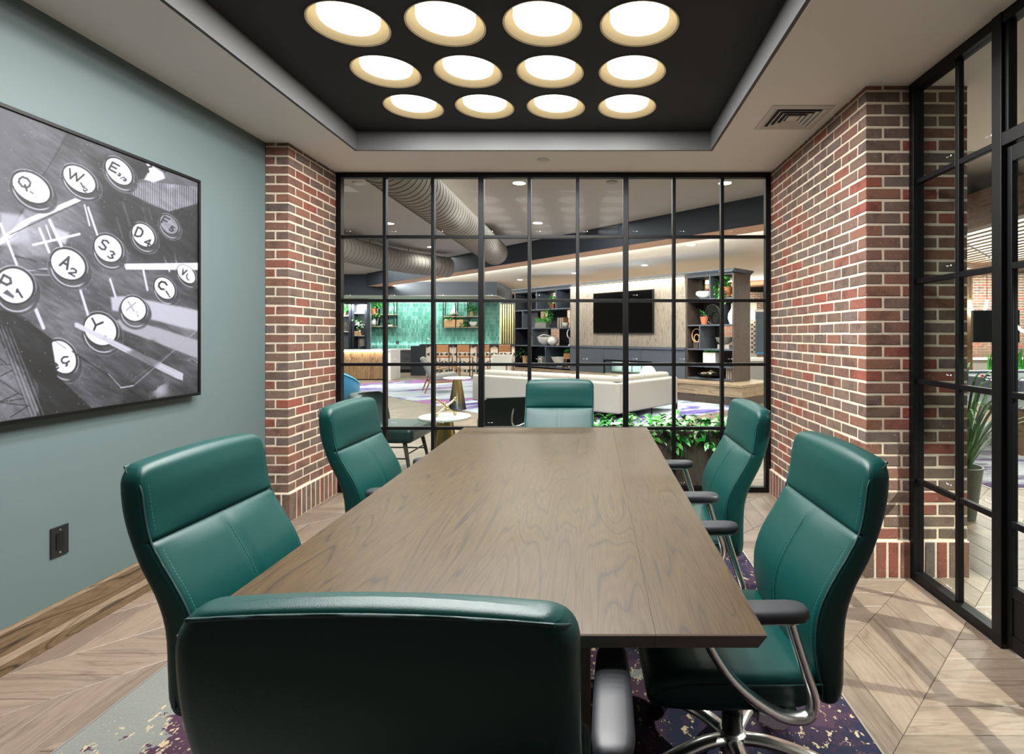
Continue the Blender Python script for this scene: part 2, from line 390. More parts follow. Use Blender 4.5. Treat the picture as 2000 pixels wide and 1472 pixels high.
# ---- floor: chevron oak, columns at 45 degrees
PW, PC = .142, .463
floor_sub = MB().box(-13, 12, YB-.1, 25, -.09, -.014).build('floor', mat('floor_base', (96,78,62), .8)); struct(floor_sub)
def plank_shape(kind, gap=.0016, t=.014, bv=.0016):
    def outline(g):
        if kind == 'A':   # along Y, X in [0,PW], X-Y from 0 to -PC => Y from x to x+PC
            q = g*1.414
            return [(g, g+q), (PW-g, PW-g+q), (PW-g, PW-g+PC-q), (g, g+PC-q)]
        q = g*1.414       # along X: y in [0,PW], X from y to y+PC
        return [(g+q, g), (PC+g-q, g), (PW-g+PC-q, PW-g), (PW-g+q, PW-g)]
    a = outline(gap*.5); b = outline(gap*.5+bv)
    vs = [(x,y,-t) for x,y in a]+[(x,y,-bv) for x,y in a]+[(x,y,0) for x,y in b]
    fs = [(8,9,10,11)]
    for i in range(4):
        j = (i+1) % 4; fs += [(4+i,4+j,8+j,8+i), (i,j,4+j,4+i)]
    return vs, fs
def plank_uv(kind, vs): return [((y, x) if kind == 'A' else (x, y)) for x, y, z in vs]
SH = {k: plank_shape(k) for k in 'AB'}
def plank_mesh(kind):
    vs, fs = SH[kind]; me = bpy.data.meshes.new('plank'); me.from_pydata(vs, [], fs)
    uv = plank_uv(kind, vs); lay = me.uv_layers.new(name='UVMap')
    for l in me.loops: lay.data[l.index].uv = uv[l.vertex_index]
    me.materials.append(PLANK); return me
PM = {k: plank_mesh(k) for k in 'AB'}
planks = []
# seams X-Y = k0 + n*PC ; column n lies between seam n and seam n+1
K0 = -1.222; phase = {0: .052}
def seam(n): return K0+n*PC
for n in range(1, 60): phase[n] = (phase[n-1]-seam(n)) % PW if (n-1) % 2 == 0 else (phase[n-1]+seam(n)) % PW
for n in range(-1, -60, -1):
    s_ = seam(n+1)
    phase[n] = (phase[n+1]-s_) % PW if n % 2 == 0 else (phase[n+1]+s_) % PW
for n in range(-59, 60):
    k = seam(n)
    A = (n % 2 == 0)
    lo, hi = (-9.5, 8.8) if A else (YB, 21.5)
    i0 = math.floor((lo-phase[n])/PW); i1 = math.ceil((hi-phase[n])/PW)
    for i in range(i0, i1):
        c0 = phase[n]+i*PW
        if A:   # X = c0.., X-Y in [k, k+PC] -> Y in [X-k-PC, X-k]; shape has Y from x to x+PC
            ox, oy = c0, c0-k-PC
            cx, cy = ox+PW/2, oy+PW/2+PC/2
        else:   # Y = c0.., X in [Y+k, Y+k+PC]
            oy, ox = c0, c0+k
            cx, cy = ox+PW/2+PC/2, oy+PW/2
        if not (-9.5 < cx < 8.8 and YB < cy < 21.5): continue
        planks.append((ox, oy, cx, cy, 'A' if A else 'B'))
def seen(p):
    x, y = p[2], p[3]
    if y < .9: return -1
    px = CX+F*x/y; py = CY+F*HC/y
    if not (-120 < px < 2120 and 640 < py < 1590): return -1
    if -1.70 < x < .88 and y < 3.95: return -1            # under the carpet
    if y < YG and x < XL: return -1
    if XRP < x < XRP2 and YRP < y < YG: return -1
    if -2.37 < x < XLP and YLP < y < YG: return -1
    if y < YG and -1.9 < x < .2 and y > 3.7: return -1
    if y > YG and (-.2 < x < 1.3 and y < 6.2): return -1      # behind the planter
    if y > YG and .2*y < x < .66*y: return -1
    return 1.0/(y**3)
planks.sort(key=seen, reverse=True)
for ox, oy, cx, cy, k in planks[:300]:
    inst('plank', PM[k], (ox, oy, 0), floor_sub)
V = []; FC = []; UV = []
for ox, oy, cx, cy, k in planks[300:]:
    vs, fs = SH[k]; n = len(V)
    V.extend([(x+ox, y+oy, z) for x, y, z in vs]); FC.extend([tuple(i+n for i in f) for f in fs]); UV.extend(plank_uv(k, vs))
me = bpy.data.meshes.new('planks_beyond'); me.from_pydata(V, [], FC)
lay = me.uv_layers.new(name='UVMap'); idx = np.empty(len(me.loops), dtype=np.int32); me.loops.foreach_get('vertex_index', idx)
lay.data.foreach_set('uv', np.array(UV, dtype=np.float32)[idx].ravel()); me.materials.append(PLANK)
o = bpy.data.objects.new('planks_beyond', me); COL.objects.link(o); o.parent = floor_sub; o['kind'] = 'stuff'

# ---- walls of the meeting room
wl = struct(MB().box(XL-.15, XL, YB-.1, YG, 0, H+.1).build('wall_left', TEAL_WALL))
struct(MB().box(XL-.15, 3.2, YB-.15, YB, 0, H+.1).build('wall_back', mat('grey_paint', (84,83,82), .8)))
struct(MB().box(XR-.03, XR+.10, YB, 1.32, 0, H).build('wall_right', mat('mid_grey_paint', (130,128,124), .8)))
bb = MB(); bb.loft([[(XL,y,0),(XL+.034,y,0),(XL+.034,y,.045),(XL+.022,y,.062),(XL+.016,y,.066),(XL+.016,y,.158),(XL+.010,y,.168),(XL,y,.168)] for y in (YB, YLP)])
struct(bb.build('baseboard_left', BASE_WOOD))

# ---- ceiling with the black tray
TX0, TX1, TY0, TY1, TZ = -1.78, .885, .62, 4.03, 2.885
ce = struct(MB().box(XL, TX0-.02, YB, YG, H, H+.04).box(TX1+.02, XR+.02, YB, YG, H, H+.04).box(TX0-.02, TX1+.02, YB, TY0-.02, H, H+.04).box(TX0-.02, TX1+.02, TY1+.02, YG, H, H+.04)
            .build('ceiling', CEIL))
t = .02
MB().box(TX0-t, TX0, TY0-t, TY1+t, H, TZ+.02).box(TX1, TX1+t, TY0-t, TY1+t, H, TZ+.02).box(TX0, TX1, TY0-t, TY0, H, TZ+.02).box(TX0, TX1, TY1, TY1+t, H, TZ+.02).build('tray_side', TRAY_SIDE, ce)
# black panel with a round hole for every lamp
LR = .19; SP = .479; LX = [-1.207+SP*i for i in range(4)]; LY = [3.607-SP*j for j in range(6)]
pm = MB(); ncell = 48
gx0, gx1, gy0, gy1 = LX[0]-SP/2, LX[-1]+SP/2, LY[-1]-SP/2, LY[0]+SP/2
for x in LX:
    for y in LY:
        vs = []; fs = []
        for i in range(ncell):
            a = 2*PI*i/ncell+PI/4; c, s_ = math.cos(a), math.sin(a); q = SP/2/max(abs(c), abs(s_))
            vs += [(x+LR*c, y+LR*s_, TZ), (x+q*c, y+q*s_, TZ)]
        for i in range(ncell):
            j = (i+1) % ncell; fs.append((2*i, 2*j, 2*j+1, 2*i+1))
        pm.add(vs, fs)
for (a, b_, c, d) in ((TX0, gx0, TY0, TY1), (gx1, TX1, TY0, TY1), (gx0, gx1, TY0, gy0), (gx0, gx1, gy1, TY1)):
    pm.add([(a,c,TZ),(b_,c,TZ),(b_,d,TZ),(a,d,TZ)], [(3,2,1,0)])
pm.build('tray_panel', BLACK_CEIL, ce, fix=False)
MB().box(TX0-.1, TX1+.1, TY0-.1, TY1+.1, TZ+.26, TZ+.3).build('tray_void', BLACK_CEIL, ce)
# lamps
rows = ['row nearest the glass wall', 'second row from the glass wall', 'third row from the glass wall', 'fourth row from the glass wall', 'fifth row from the glass wall', 'row farthest from the glass wall']
cols = ['first from the teal wall', 'second from the teal wall', 'third from the teal wall', 'fourth from the teal wall']
lamp0 = None
for j, y in enumerate(LY):
    for i, x in enumerate(LX):
        lab = f'gold-rimmed round ceiling light, {rows[j]}, {cols[i]}'
        if lamp0 is None:
            lamp0 = thing('ceiling_light', lab, 'light', (x, y, TZ), 0, 'round gold lights in the black ceiling tray')
            n = 48
            MB().lathe([(LR-.003,.0),(LR+.006,-.004),(LR+.006,-.001),(LR-.002,.006)], n=n, cap=False).build('rim', GOLD_RIM, lamp0, smooth=60)
            MB().lathe([(LR-.002,-.001),(LR-.004,.12),(.147,.15),(.147,.17)], n=n, cap=False).build('reflector', GOLD_IN, lamp0, smooth=40, fix=False)
            MB().lathe([(.003,.013),(.10,.0135),(.13,.016),(.141,.021),(.146,.032),(.146,.17)], n=n).build('diffuser', DIFFUSER, lamp0, smooth=60)
        else: dup(lamp0, (x, y, TZ), 0, lab)
        area('tray_lamp', (x, y, TZ-.006), .30, LAMP_W, (1, .985, .965))

# air vent in the ceiling
vx0, vy0 = at(1460, 245, 3.5)[0], 3.5
t = thing('air_vent', 'square white four-way ceiling vent with stepped louvres beside brick pillar', 'vent', (1.28, 3.43, H))
def sq_ring(a, b, z0, z1):
    m = MB(); o = [(-a,-a),(a,-a),(a,a),(-a,a)]; q = [(-b,-b),(b,-b),(b,b),(-b,b)]
    vs = [(x,y,z0) for x,y in o]+[(x,y,z1) for x,y in q]+[(x,y,z0+.003) for x,y in o]+[(x,y,z1+.003) for x,y in q]
    fs = []
    for i in range(4):
        k = (i+1) % 4
        fs += [(i,k,4+k,4+i), (8+i,12+i,12+k,8+k), (i,8+i,8+k,k), (4+i,4+k,12+k,12+i)]
    return m.add(vs, fs)
sq_ring(.19, .158, -.004, -.010).build('frame', WHITE_METAL, t)
for k, (a, b_) in enumerate(((.156,.114),(.124,.082),(.092,.050),(.060,.022))): sq_ring(a, b_, -.012, .014).build('louvre', WHITE_METAL, t)
MB().box(-.035,.035,-.035,.035,-.006,-.002).build('centre_plate', WHITE_METAL, t)
MB().box(-.17,.17,-.17,.17,-.0025,-.001).build('dark_backing', BLACK_CEIL, t)
t = thing('sprinkler_cover', 'small round white sprinkler cover in ceiling near glass wall', 'sprinkler', (at(1061,312,4.25)[0], 4.25, H))
MB().lathe([(.042,0),(.042,-.005),(.036,-.008),(.004,-.009)], n=24).build('cap', WHITE_METAL, t, smooth=40)
MB().lathe([(.05,0),(.05,-.002),(.044,-.002)], n=24).build('ring', WHITE_METAL, t, smooth=40)

# ---- brick pillars
BL, BH, BD, J = .1925, .0560, .09, .0115
def brick_mesh(L, D, Hh, seed):
    r = random.Random(seed); bm = bmesh.new(); bmesh.ops.create_cube(bm, size=1)
    for v in bm.verts: v.co = (v.co.x*L, v.co.y*D, v.co.z*Hh)
    bmesh.ops.bevel(bm, geom=list(bm.edges), offset=.0035, segments=1, affect='EDGES')
    for v in bm.verts: v.co += Vector((r.uniform(-1,1), r.uniform(-1,1), r.uniform(-1,1)))*.0011
    me = bpy.data.meshes.new('brick'); bm.to_mesh(me); bm.free(); me.materials.append(BRICK); return me
BM_ = [brick_mesh(BL, BD, BH, k) for k in range(6)]
def pillar(name, x0, y0, sx, lx, ly, label, ltop=H):
    """corner of the pillar at (x0,y0); front face runs along sx*X for lx, side face along +Y for ly"""
    core = MB().box(min(x0+sx*.003, x0+sx*lx), max(x0+sx*.003, x0+sx*lx), y0+.003, y0+ly, 0, ltop).build(name, MORTAR); struct(core)
    core['label'] = label
    items = []
    zs = .212; nr = int((ltop-zs)/.0677)+1
    def put(cx, cy, cz, L, D, Hh, rz): items.append((cx, cy, cz, L, D, Hh, rz))
    for r in range(nr):
        z = zs+r*.0677; hh = min(BH, ltop-z-.002)
        if hh < .012: continue
        odd = r % 2 == 0
        def run(start, total, mk):
            a = start
            while a < total-.02:
                L = min(BL, total-a); mk(a, L); a += L+J
        if odd:
            run(0, lx, lambda a, L: put(x0+sx*(a+L/2), y0+BD/2, z+hh/2, L, BD, hh, 0))
            run(BD+J, ly, lambda a, L: put(x0+sx*BD/2, y0+a+L/2, z+hh/2, L, BD, hh, PI/2))
        else:
            run(0, ly, lambda a, L: put(x0+sx*BD/2, y0+a+L/2, z+hh/2, L, BD, hh, PI/2))
            run(BD+J, lx, lambda a, L: put(x0+sx*(a+L/2), y0+BD/2, z+hh/2, L, BD, hh, 0))
    # soldier course at the foot, standing proud
    P = .018; a = -P
    while a < lx-.01: w_ = min(BH, lx-a); put(x0+sx*(a+w_/2), y0-P+BD/2, .101, .196, BD, w_, (0, 1)); a += BH+J
    a = BD+J-P
    while a < ly-.01: w_ = min(BH, ly-a); put(x0-sx*P+sx*BD/2, y0+a+w_/2, .101, .196, BD, w_, (1, 1)); a += BH+J
    MB().box(min(x0-sx*(P-.003), x0+sx*lx), max(x0-sx*(P-.003), x0+sx*lx), y0-P+.003, y0+ly, 0, .203).build('plinth_mortar', MORTAR, core)
    items.sort(key=lambda q: q[1])
    rest = MB()
    for k, (cx, cy, cz, L, D, Hh, rz) in enumerate(items):
        me = BM_[k % 6]
        if isinstance(rz, tuple): M4 = Matrix.Translation((cx, cy, cz)) @ Matrix.Rotation(PI/2 if rz[0] else 0, 4, 'Z') @ Matrix.Rotation(PI/2, 4, 'Y') @ Matrix.Diagonal((L/BL, 1, Hh/BH, 1))
        else: M4 = Matrix.Translation((cx+rnd.uniform(-.0007,.0007)*abs(math.sin(rz)), cy+rnd.uniform(-.0007,.0007)*abs(math.cos(rz)), cz+rnd.uniform(-.0015,.0015))) @ Matrix.Rotation(rz, 4, 'Z') @ Matrix.Diagonal((L/BL, 1, Hh/BH, 1))
        if k < 300:
            o = bpy.data.objects.new('brick', me); COL.objects.link(o); o.parent = core; o.matrix_local = M4
        else:
            rest.m = M4; rest.add([tuple(v.co) for v in me.vertices], [tuple(p.vertices) for p in me.polygons])
    if rest.v: o = rest.build('bricks_beyond', BRICK, core); o['kind'] = 'stuff'
    return core
pillar('brick_pillar', XRP, YRP, 1, XRP2-XRP, YG+.06-YRP, 'red-brown brick pillar between the glass wall and the glass door')
pillar('brick_pillar', XLP, YLP, -1, XLP-XL-.002, YG+.06-YLP, 'narrow red-brown brick pillar at the end of the teal wall')

# ---- steel grid facing the lobby
def etched(parent_pane, m4):
    k = MB()
    k.add([(math.cos(2*PI*i/8)*.0042+.021, 0, math.sin(2*PI*i/8)*.0042) for i in range(8)], [tuple(range(8))])
    for q in range(4): k.bar((-.014+q*.007, 0, .004-q*.0015), (-.008+q*.006, 0, -.004+q*.001), .0009, .0009)
    o = k.build('etched_mark', MARK, parent_pane, fix=False); return o
ZR = [.0, .5475, 1.095, 1.6425, 2.19, H]
g = bpy.data.objects.new('window_1', None); COL.objects.link(g); g['kind'] = 'structure'
XG0, XG1 = XLP, XRP
NC = 9; cw = (XG1-XG0)/NC
fw = .045
MB().box(XG0, XG0+fw, YG-.03, YG+.03, 0, H).build('frame', STEEL, g, bevel=.003)
MB().box(XG1-fw, XG1, YG-.03, YG+.03, 0, H).build('frame', STEEL, g, bevel=.003)
MB().box(XG0+fw, XG1-fw, YG-.03, YG+.03, H-fw, H).build('frame', STEEL, g, bevel=.003)
MB().box(XG0+fw, XG1-fw, YG-.03, YG+.03, 0, fw).build('frame', STEEL, g, bevel=.003)
XC = [XG0+cw*i for i in range(NC+1)]
for i in range(1, NC):
    hw = .0235 if i % 3 == 0 else .0145
    MB().box(XC[i]-hw, XC[i]+hw, YG-.026, YG+.026, fw, H-fw).build('mullion', STEEL, g, bevel=.003)
pane_me = None; mark_me = None
for r in range(5):
    z0 = fw if r == 0 else ZR[r]+.013; z1 = H-fw if r == 4 else ZR[r+1]-.013
    for i in range(NC):
        a = XG0+fw if i == 0 else XC[i]+(.0235 if i % 3 == 0 else .0145)
        b_ = XG1-fw if i == NC-1 else XC[i+1]-(.0235 if (i+1) % 3 == 0 else .0145)
        if r:
            MB().box(a, b_, YG-.022, YG+.022, ZR[r]-.013, ZR[r]+.013).build('glazing_bar', STEEL, g, bevel=.002)
        p = MB().box(a, b_, YG-.004, YG+.004, z0, z1).build('pane', GLASS, g)
        if mark_me is None: q = etched(p, None); mark_me = q.data
        else: q = bpy.data.objects.new('etched_mark', mark_me); COL.objects.link(q); q.parent = p
        q.location = (a+.05+rnd.uniform(-.006,.006), YG-.0062, z0+.035)

# ---- steel partition beside the pillar, with the door
g = bpy.data.objects.new('window_2', None); COL.objects.link(g); g['kind'] = 'structure'
YP0, YP1 = 2.327, YRP-.004      # big post .. pillar
def yb(a, b_, z0, z1, hw=.03, name='frame', par=None, m=STEEL, bev=.003): return MB().box(XR-hw, XR+hw, a, b_, z0, z1).build(name, m, par, bevel=bev)
yb(YP1-.042, YP1, 0, H, .03, 'frame', g)
yb(YP0+.03, YP1-.042, H-.05, H, .03, 'frame', g); yb(YP0+.03, YP1-.042, 0, .05, .03, 'frame', g)
YM = 2.612
yb(YM-.0135, YM+.0135, .05, H-.05, .014, 'mullion', g)
for (a, b_) in ((YP0+.03, YM-.0145), (YM+.0145, YP1-.042)):
    for r in range(5):
        z0 = .05 if r == 0 else ZR[r]+.014; z1 = H-.05 if r == 4 else ZR[r+1]-.014
        if r: yb(a, b_, ZR[r]-.014, ZR[r]+.014, .013, 'glazing_bar', g)
        p = MB().box(XR-.004, XR+.004, a, b_, z0, z1).build('pane', GLASS, g)
        q = bpy.data.objects.new('etched_mark', mark_me); COL.objects.link(q); q.parent = p
        q.location = (XR-.0062, a+.06, z0+.04); q.rotation_euler = (0,0,-PI/2)
d = bpy.data.objects.new('door_1', None); COL.objects.link(d); d['kind'] = 'structure'
YD0, YD1 = 1.38, 2.296         # door leaf
yb(YP0-.027, YP0+.03, 0, H, .035, 'door_post', d)
yb(1.32, 1.375, 0, H, .035, 'door_post', d)
yb(1.375, YP0-.027, ZR[4]-.03, ZR[4]+.03, .034, 'door_head', d)
yb(1.375, YP0-.027, H-.05, H, .03, 'top_frame', d)
yb(YP0-.047, YP0-.027, ZR[4]+.03, H-.05, .02, 'transom_stop', d)
MB().box(XR-.004, XR+.004, 1.375, YP0-.047, ZR[4]+.03, H-.05).build('pane', GLASS, d)
lf = MB().box(XR-.014, XR+.014, YD1-.028, YD1, .012, ZR[4]-.035).build('stile', STEEL, d, bevel=.003)
MB().box(XR-.014, XR+.014, YD0, YD0+.045, .012, ZR[4]-.035).build('stile', STEEL, d, bevel=.003)
MB().box(XR-.014, XR+.014, YD0+.045, YD1-.028, ZR[4]-.105, ZR[4]-.035).build('rail', STEEL, d, bevel=.003)
MB().box(XR-.014, XR+.014, YD0+.045, YD1-.028, .012, .075).build('rail', STEEL, d, bevel=.003)
MB().box(XR-.014, XR+.014, YD0+.045, YD1-.028, .235, .285).build('rail', STEEL, d, bevel=.003)
MB().box(XR-.008, XR+.008, YD0+.045, YD1-.028, .075, .235).build('kick_panel', STEEL, d)
ym = (YD0+YD1)/2
MB().box(XR-.018, XR+.018, ym-.0145, ym+.0145, .285, ZR[4]-.105).build('mullion', STEEL, d, bevel=.003)
for (a, b_) in ((YD0+.045, ym-.0145), (ym+.0145, YD1-.028)):
    zz = [.285, ZR[1], ZR[2], ZR[3], ZR[4]-.105]
    for r in range(4):
        z0 = zz[r]+(.014 if r else 0); z1 = zz[r+1]-(.014 if r < 3 else 0)
        if r: yb(a, b_, zz[r]-.014, zz[r]+.014, .018, 'glazing_bar', d)
        MB().box(XR-.004, XR+.004, a, b_, z0, z1).build('pane', GLASS, d)
hd = MB().tube([(XR-.022,YD0+.04,.95),(XR-.075,YD0+.04,.95)], .009, n=10).tube([(XR-.075,YD0+.04,.75),(XR-.075,YD0+.04,1.25)], .011, n=10).tube([(XR-.022,YD0+.04,1.2),(XR-.075,YD0+.04,1.2)], .009, n=10)
hd.build('door_handle', STEEL, d, smooth=40)

# ---- carpet inset
t = thing('area_carpet', 'grey, plum and navy patterned carpet under the conference table', 'carpet', (0,0,0))
MB().box(-1.735, .928, .2, 3.85, .0, .006).build('pile', RUG, t)
e = MB()
for a, b_ in (((-1.742,.193),(-1.735,3.857)), ((.928,.193),(.935,3.857)), ((-1.735,.193),(.928,.2)), ((-1.735,3.85),(.928,3.857))): e.box(a[0], b_[0], a[1], b_[1], 0, .008)
e.build('edge_strip', mat('carpet_edge_trim', (150,146,140), .4, .6), t)

# ---- wall outlet
oy, oz = 2.31, .0
a = at(97, 1090, 2.4)
t = thing('wall_outlet', 'black duplex outlet plate on teal wall above baseboard', 'outlet', (XL, 2.374, .437))
MB().box(0,.006,-.04,.04,-.066,.066).build('plate', BLACK_PLASTIC, t, bevel=.002)
MB().box(.006,.009,-.018,.018,-.036,.036).build('insert', mat('outlet_black', (9,9,10), .25), t, bevel=.002)
for s_ in (-1, 1): MB().lathe([(.0035,0),(.0035,.0015)], (0,0,0), 10).build('screw', CHROME, t).matrix_local = Matrix.Translation((.006,0,s_*.05)) @ Matrix.Rotation(PI/2, 4, 'Y')
# ------------------------------------------------------------------ conference table
TZT = .74
tb = thing('conference_table', 'long dark oak conference table with sloping undercut edges', 'table', (-.247, 2.31, 0))
def slab(x0, x1, name):
    m = MB(); y0, y1 = -1.219, 1.219; L_ = x0 < -.5; R_ = x1 > .5
    c = .004
    def ring(z, ins, cc=0): 
        a = x0+(ins if L_ else 0); b_ = x1-(ins if R_ else 0)
        return [(a, y0+ins, z), (b_, y0+ins, z), (b_, y1-ins, z), (a, y1-ins, z)]
    return m
XS = .375   # seam between the two boards of the top, local x
def top_piece(x0, x1, oL, oR):
    m = MB(); y0, y1 = -1.219, 1.219
    rings = []
    for z, ins in ((TZT-.036, .016), (TZT-.003, .001), (TZT-.0, .003)):
        a = x0+(ins if oL else .0004); b_ = x1-(ins if oR else .0004)
        rings.append([(a,y0+ins,z),(b_,y0+ins,z),(b_,y1-ins,z),(a,y1-ins,z)])
    return m.loft(rings)
for (a, b_, l_, r_) in ((-.605, XS, True, False), (XS, .605, False, True)):
    o = top_piece(a, b_, l_, r_).build('top_board', TABLE_WOOD, tb)
    o.data.materials.append(TABLE_EDGE)
    for p in o.data.polygons:
        if abs(p.normal.z) < .8 or p.normal.z < 0: p.material_index = 1
for y in (-.62, .62):
    lg = MB().box(-.30, .24, y-.045, y+.045, .03, TZT-.037).build('pedestal', TABLE_EDGE, tb, bevel=.006)
    MB().box(-.36, .30, y-.15, y+.15, .006, .035).build('foot_plate', STEEL, lg, bevel=.004)
MB().box(-.05, .0, -.575, .575, .5, .64).build('stretcher_beam', TABLE_EDGE, tb, bevel=.004)

# ------------------------------------------------------------------ high-back chair, faces +Y
GRP = 'teal leather conference chairs'
chair = thing('conference_chair', 'teal', 'chair', (0,0,0), 0, GRP)
yr_t = smooth_tab([(.36,-.228),(.42,-.236),(.50,-.234),(.60,-.240),(.68,-.264),(.76,-.305),(.84,-.335),(.90,-.350),(.96,-.356),(1.02,-.354)])
yf_t = smooth_tab([(.36,-.176),(.42,-.166),(.48,-.152),(.55,-.146),(.62,-.154),(.69,-.184),(.76,-.226),(.82,-.258),(.88,-.274),(.94,-.282),(1.02,-.296)])
BW = .25
def half_w(z):
    r = .05; top = 1.018
    w = BW-.012*max(0, (.5-z)/.14)
    if z > top-r: w -= r-math.sqrt(max(0, r*r-(z-(top-r))**2))
    if z < .36+.05: w -= .03-math.sqrt(max(0, .03**2-(.03*(1-(z-.36)/.05))**2))
    return w
def ring(z, w, y0, y1, rf, rr, crown=0., groove=0., zc=0., nf=17):
    """rounded rectangle, rear y0, front y1"""
    pts = []
    rf = min(rf, (y1-y0)*.48, w*.4); rr = min(rr, (y1-y0)*.48, w*.4)
    def arc(cx, cy, r, a0, n=5): return [(cx+r*math.cos(a0+PI/2*k/(n-1)), cy+r*math.sin(a0+PI/2*k/(n-1))) for k in range(n)]
    pts += arc(w-rr, y0+rr, rr, -PI/2); pts += arc(w-rf, y1-rf, rf, 0)
    xs = [ (w-rf)*(1-2*k/(nf+1)) for k in range(1, nf+1)]
    pts += [(x, y1) for x in xs]
    pts += arc(-w+rf, y1-rf, rf, PI/2); pts += arc(-w+rr, y0+rr, rr, PI)
    pts += [(-(w-rr)*(1-2*k/8), y0) for k in range(1, 8)]
    out = []
    for x, y in pts:
        f = max(0, (y-(y0+y1)/2)/((y1-y0)/2+1e-6)); u = x/max(w, 1e-6)
        yy = y+f*(crown*(1-u*u)-groove*math.exp(-(x/.008)**2))
        out.append((x, yy, z+zc*(1-u*u)))
    return out
# one continuous surface: shell (sides, rear), lumbar cushion and headrest (front faces, the headrest wraps over the top)
ZT, ZS = 1.016, .822
zs = [.360,.364,.370,.380,.395,.42,.45,.48,.51,.54,.57,.60,.63,.66,.69,.72,.75,.775,.795,.807,.814,.8185,.8215,.8245,.829,.837,.848,.865,.885,.905,.925,.945,.96,.972,.982,.990,.997,1.003,1.008,1.012,1.0145,1.016]
rings = []; RF, RR, RB = .024, .010, .020
for z in zs:
    y0 = lerp(yr_t, z); y1 = lerp(yf_t, z)
    if z > ZT-RF: q = z-(ZT-RF); y1 -= RF-math.sqrt(max(0, RF*RF-q*q))
    if z > ZT-RR: q = z-(ZT-RR); y0 += RR-math.sqrt(max(0, RR*RR-q*q))
    if z < .36+RB: q = (.36+RB)-z; d_ = RB-math.sqrt(max(0, RB*RB-q*q)); y1 -= d_; y0 += d_
    e = abs(z-ZS); env = 1-math.exp(-(e/.022)**2)
    if z > ZS: cr_ = .010*env*(1 if z < .96 else max(0, (ZT-z)/.056)); gr = 0
    else: cr_ = .016*env*min(1, (z-.36)/.08); gr = .006*min(1, e/.02)*min(1, (z-.36)/.06)
    y1 -= .0075*math.exp(-(e/.0045)**2)
    rings.append(ring(z, half_w(z), y0, y1, .016, .030, cr_, gr, zc=.010*max(0, (z-.94)/.076), nf=25))
n_ = len(rings[0]); ns = 25
FA, FB = 7, 7+ns+5          # front columns run from mid right corner to mid left corner
allv = [p for r in rings for p in r]
fs_shell, fs_l, fs_h = [], [], []
for k in range(len(rings)-1):
    for i_ in range(n_):
        j_ = (i_+1) % n_; f_ = (k*n_+i_, k*n_+j_, (k+1)*n_+j_, (k+1)*n_+i_)
        if zs[k] >= 1.0045: fs_h.append(f_)
        elif FA <= i_ < FB: (fs_h if zs[k] >= ZS-.001 else fs_l).append(f_)
        else: fs_shell.append(f_)
tp = rings[-1]; yc_ = (min(p[1] for p in tp)+max(p[1] for p in tp))/2; base_ = (len(rings)-1)*n_; prev_ = base_
for q_ in (.75, .45, .15, 0.0):
    b0_ = len(allv); allv += [(p[0]*(1-.12*(1-q_)), yc_+(p[1]-yc_)*q_, p[2]+.003*(1-q_)) for p in tp]
    fs_h += [(prev_+k, prev_+(k+1) % n_, b0_+(k+1) % n_, b0_+k) for k in range(n_)]; prev_ = b0_
fs_shell.append(tuple(range(n_-1, -1, -1)))
for nm, ff in (('backrest', fs_shell), ('lumbar_cushion', fs_l), ('headrest', fs_h)):
    used = sorted({q for f_ in ff for q in f_}); mp_ = {q: k for k, q in enumerate(used)}
    MB().add([allv[q] for q in used], [tuple(mp_[q] for q in f_) for f_ in ff]).build(nm, LEATHER, chair, smooth=75)
# piping along the front seam and round the rear top edge
def seam_path(side, z0, z1, n=26, off=0.0):
    return [(side*(half_w(z0+(z1-z0)*k/n)-.0045), lerp(yf_t, z0+(z1-z0)*k/n)-.0045+off, z0+(z1-z0)*k/n) for k in range(n+1)]
pp = MB()
for s_ in (-1, 1):
    q_ = seam_path(s_, .375, .955)[::2]+[(s_*.2425,-.306,.985),(s_*.236,-.335,.998),(s_*.222,-.351,1.006)]
    pp.tube(spline(q_, 4), .0028, n=6)
rt = [(x, -.3545, 1.0082+.0088*(1-(x/.222)**2)) for x in (-.222,-.15,-.07,0,.07,.15,.222)]
pp.tube(spline(rt, 5), .0028, n=6)
for s_ in (-1, 1):
    pp.tube(spline([(s_*.2425, lerp(yr_t, z)+.030, z) for z in (.40,.5,.6,.7,.8,.88,.93)], 4), .0022, n=6)
pp.build('piping', SEAM, chair, smooth=60)
st = MB()
def stitches(path, step=.010, ln=.006):
    P = [Vector(p) for p in path]; d = 0; i = 0; acc = []
    for a, b_ in zip(P, P[1:]):
        L_ = (b_-a).length
        while d < L_: acc.append((a+(b_-a)*(d/L_), (b_-a).normalized())); d += step
        d -= L_
    for p, t_ in acc: st.bar(p, p+t_*ln, .0014, .0014)
def fy(x, z, crown): return lerp(yf_t, z)+crown*(1-(x/.24)**2)
stitches([(.0085, fy(.0085, z, .0155)-.0012, z) for z in np.linspace(.44, .80, 40)])
for s_ in (-1, 1): stitches([(s_*(half_w(z)-.020), lerp(yf_t, z)+.002, z) for z in np.linspace(.42, .80, 40)]); stitches([(s_*(half_w(z)-.020), lerp(yf_t, z)+.0015, z) for z in np.linspace(.85, .96, 12)])
o = st.build('stitching', STITCH, chair); o['kind'] = 'stuff'
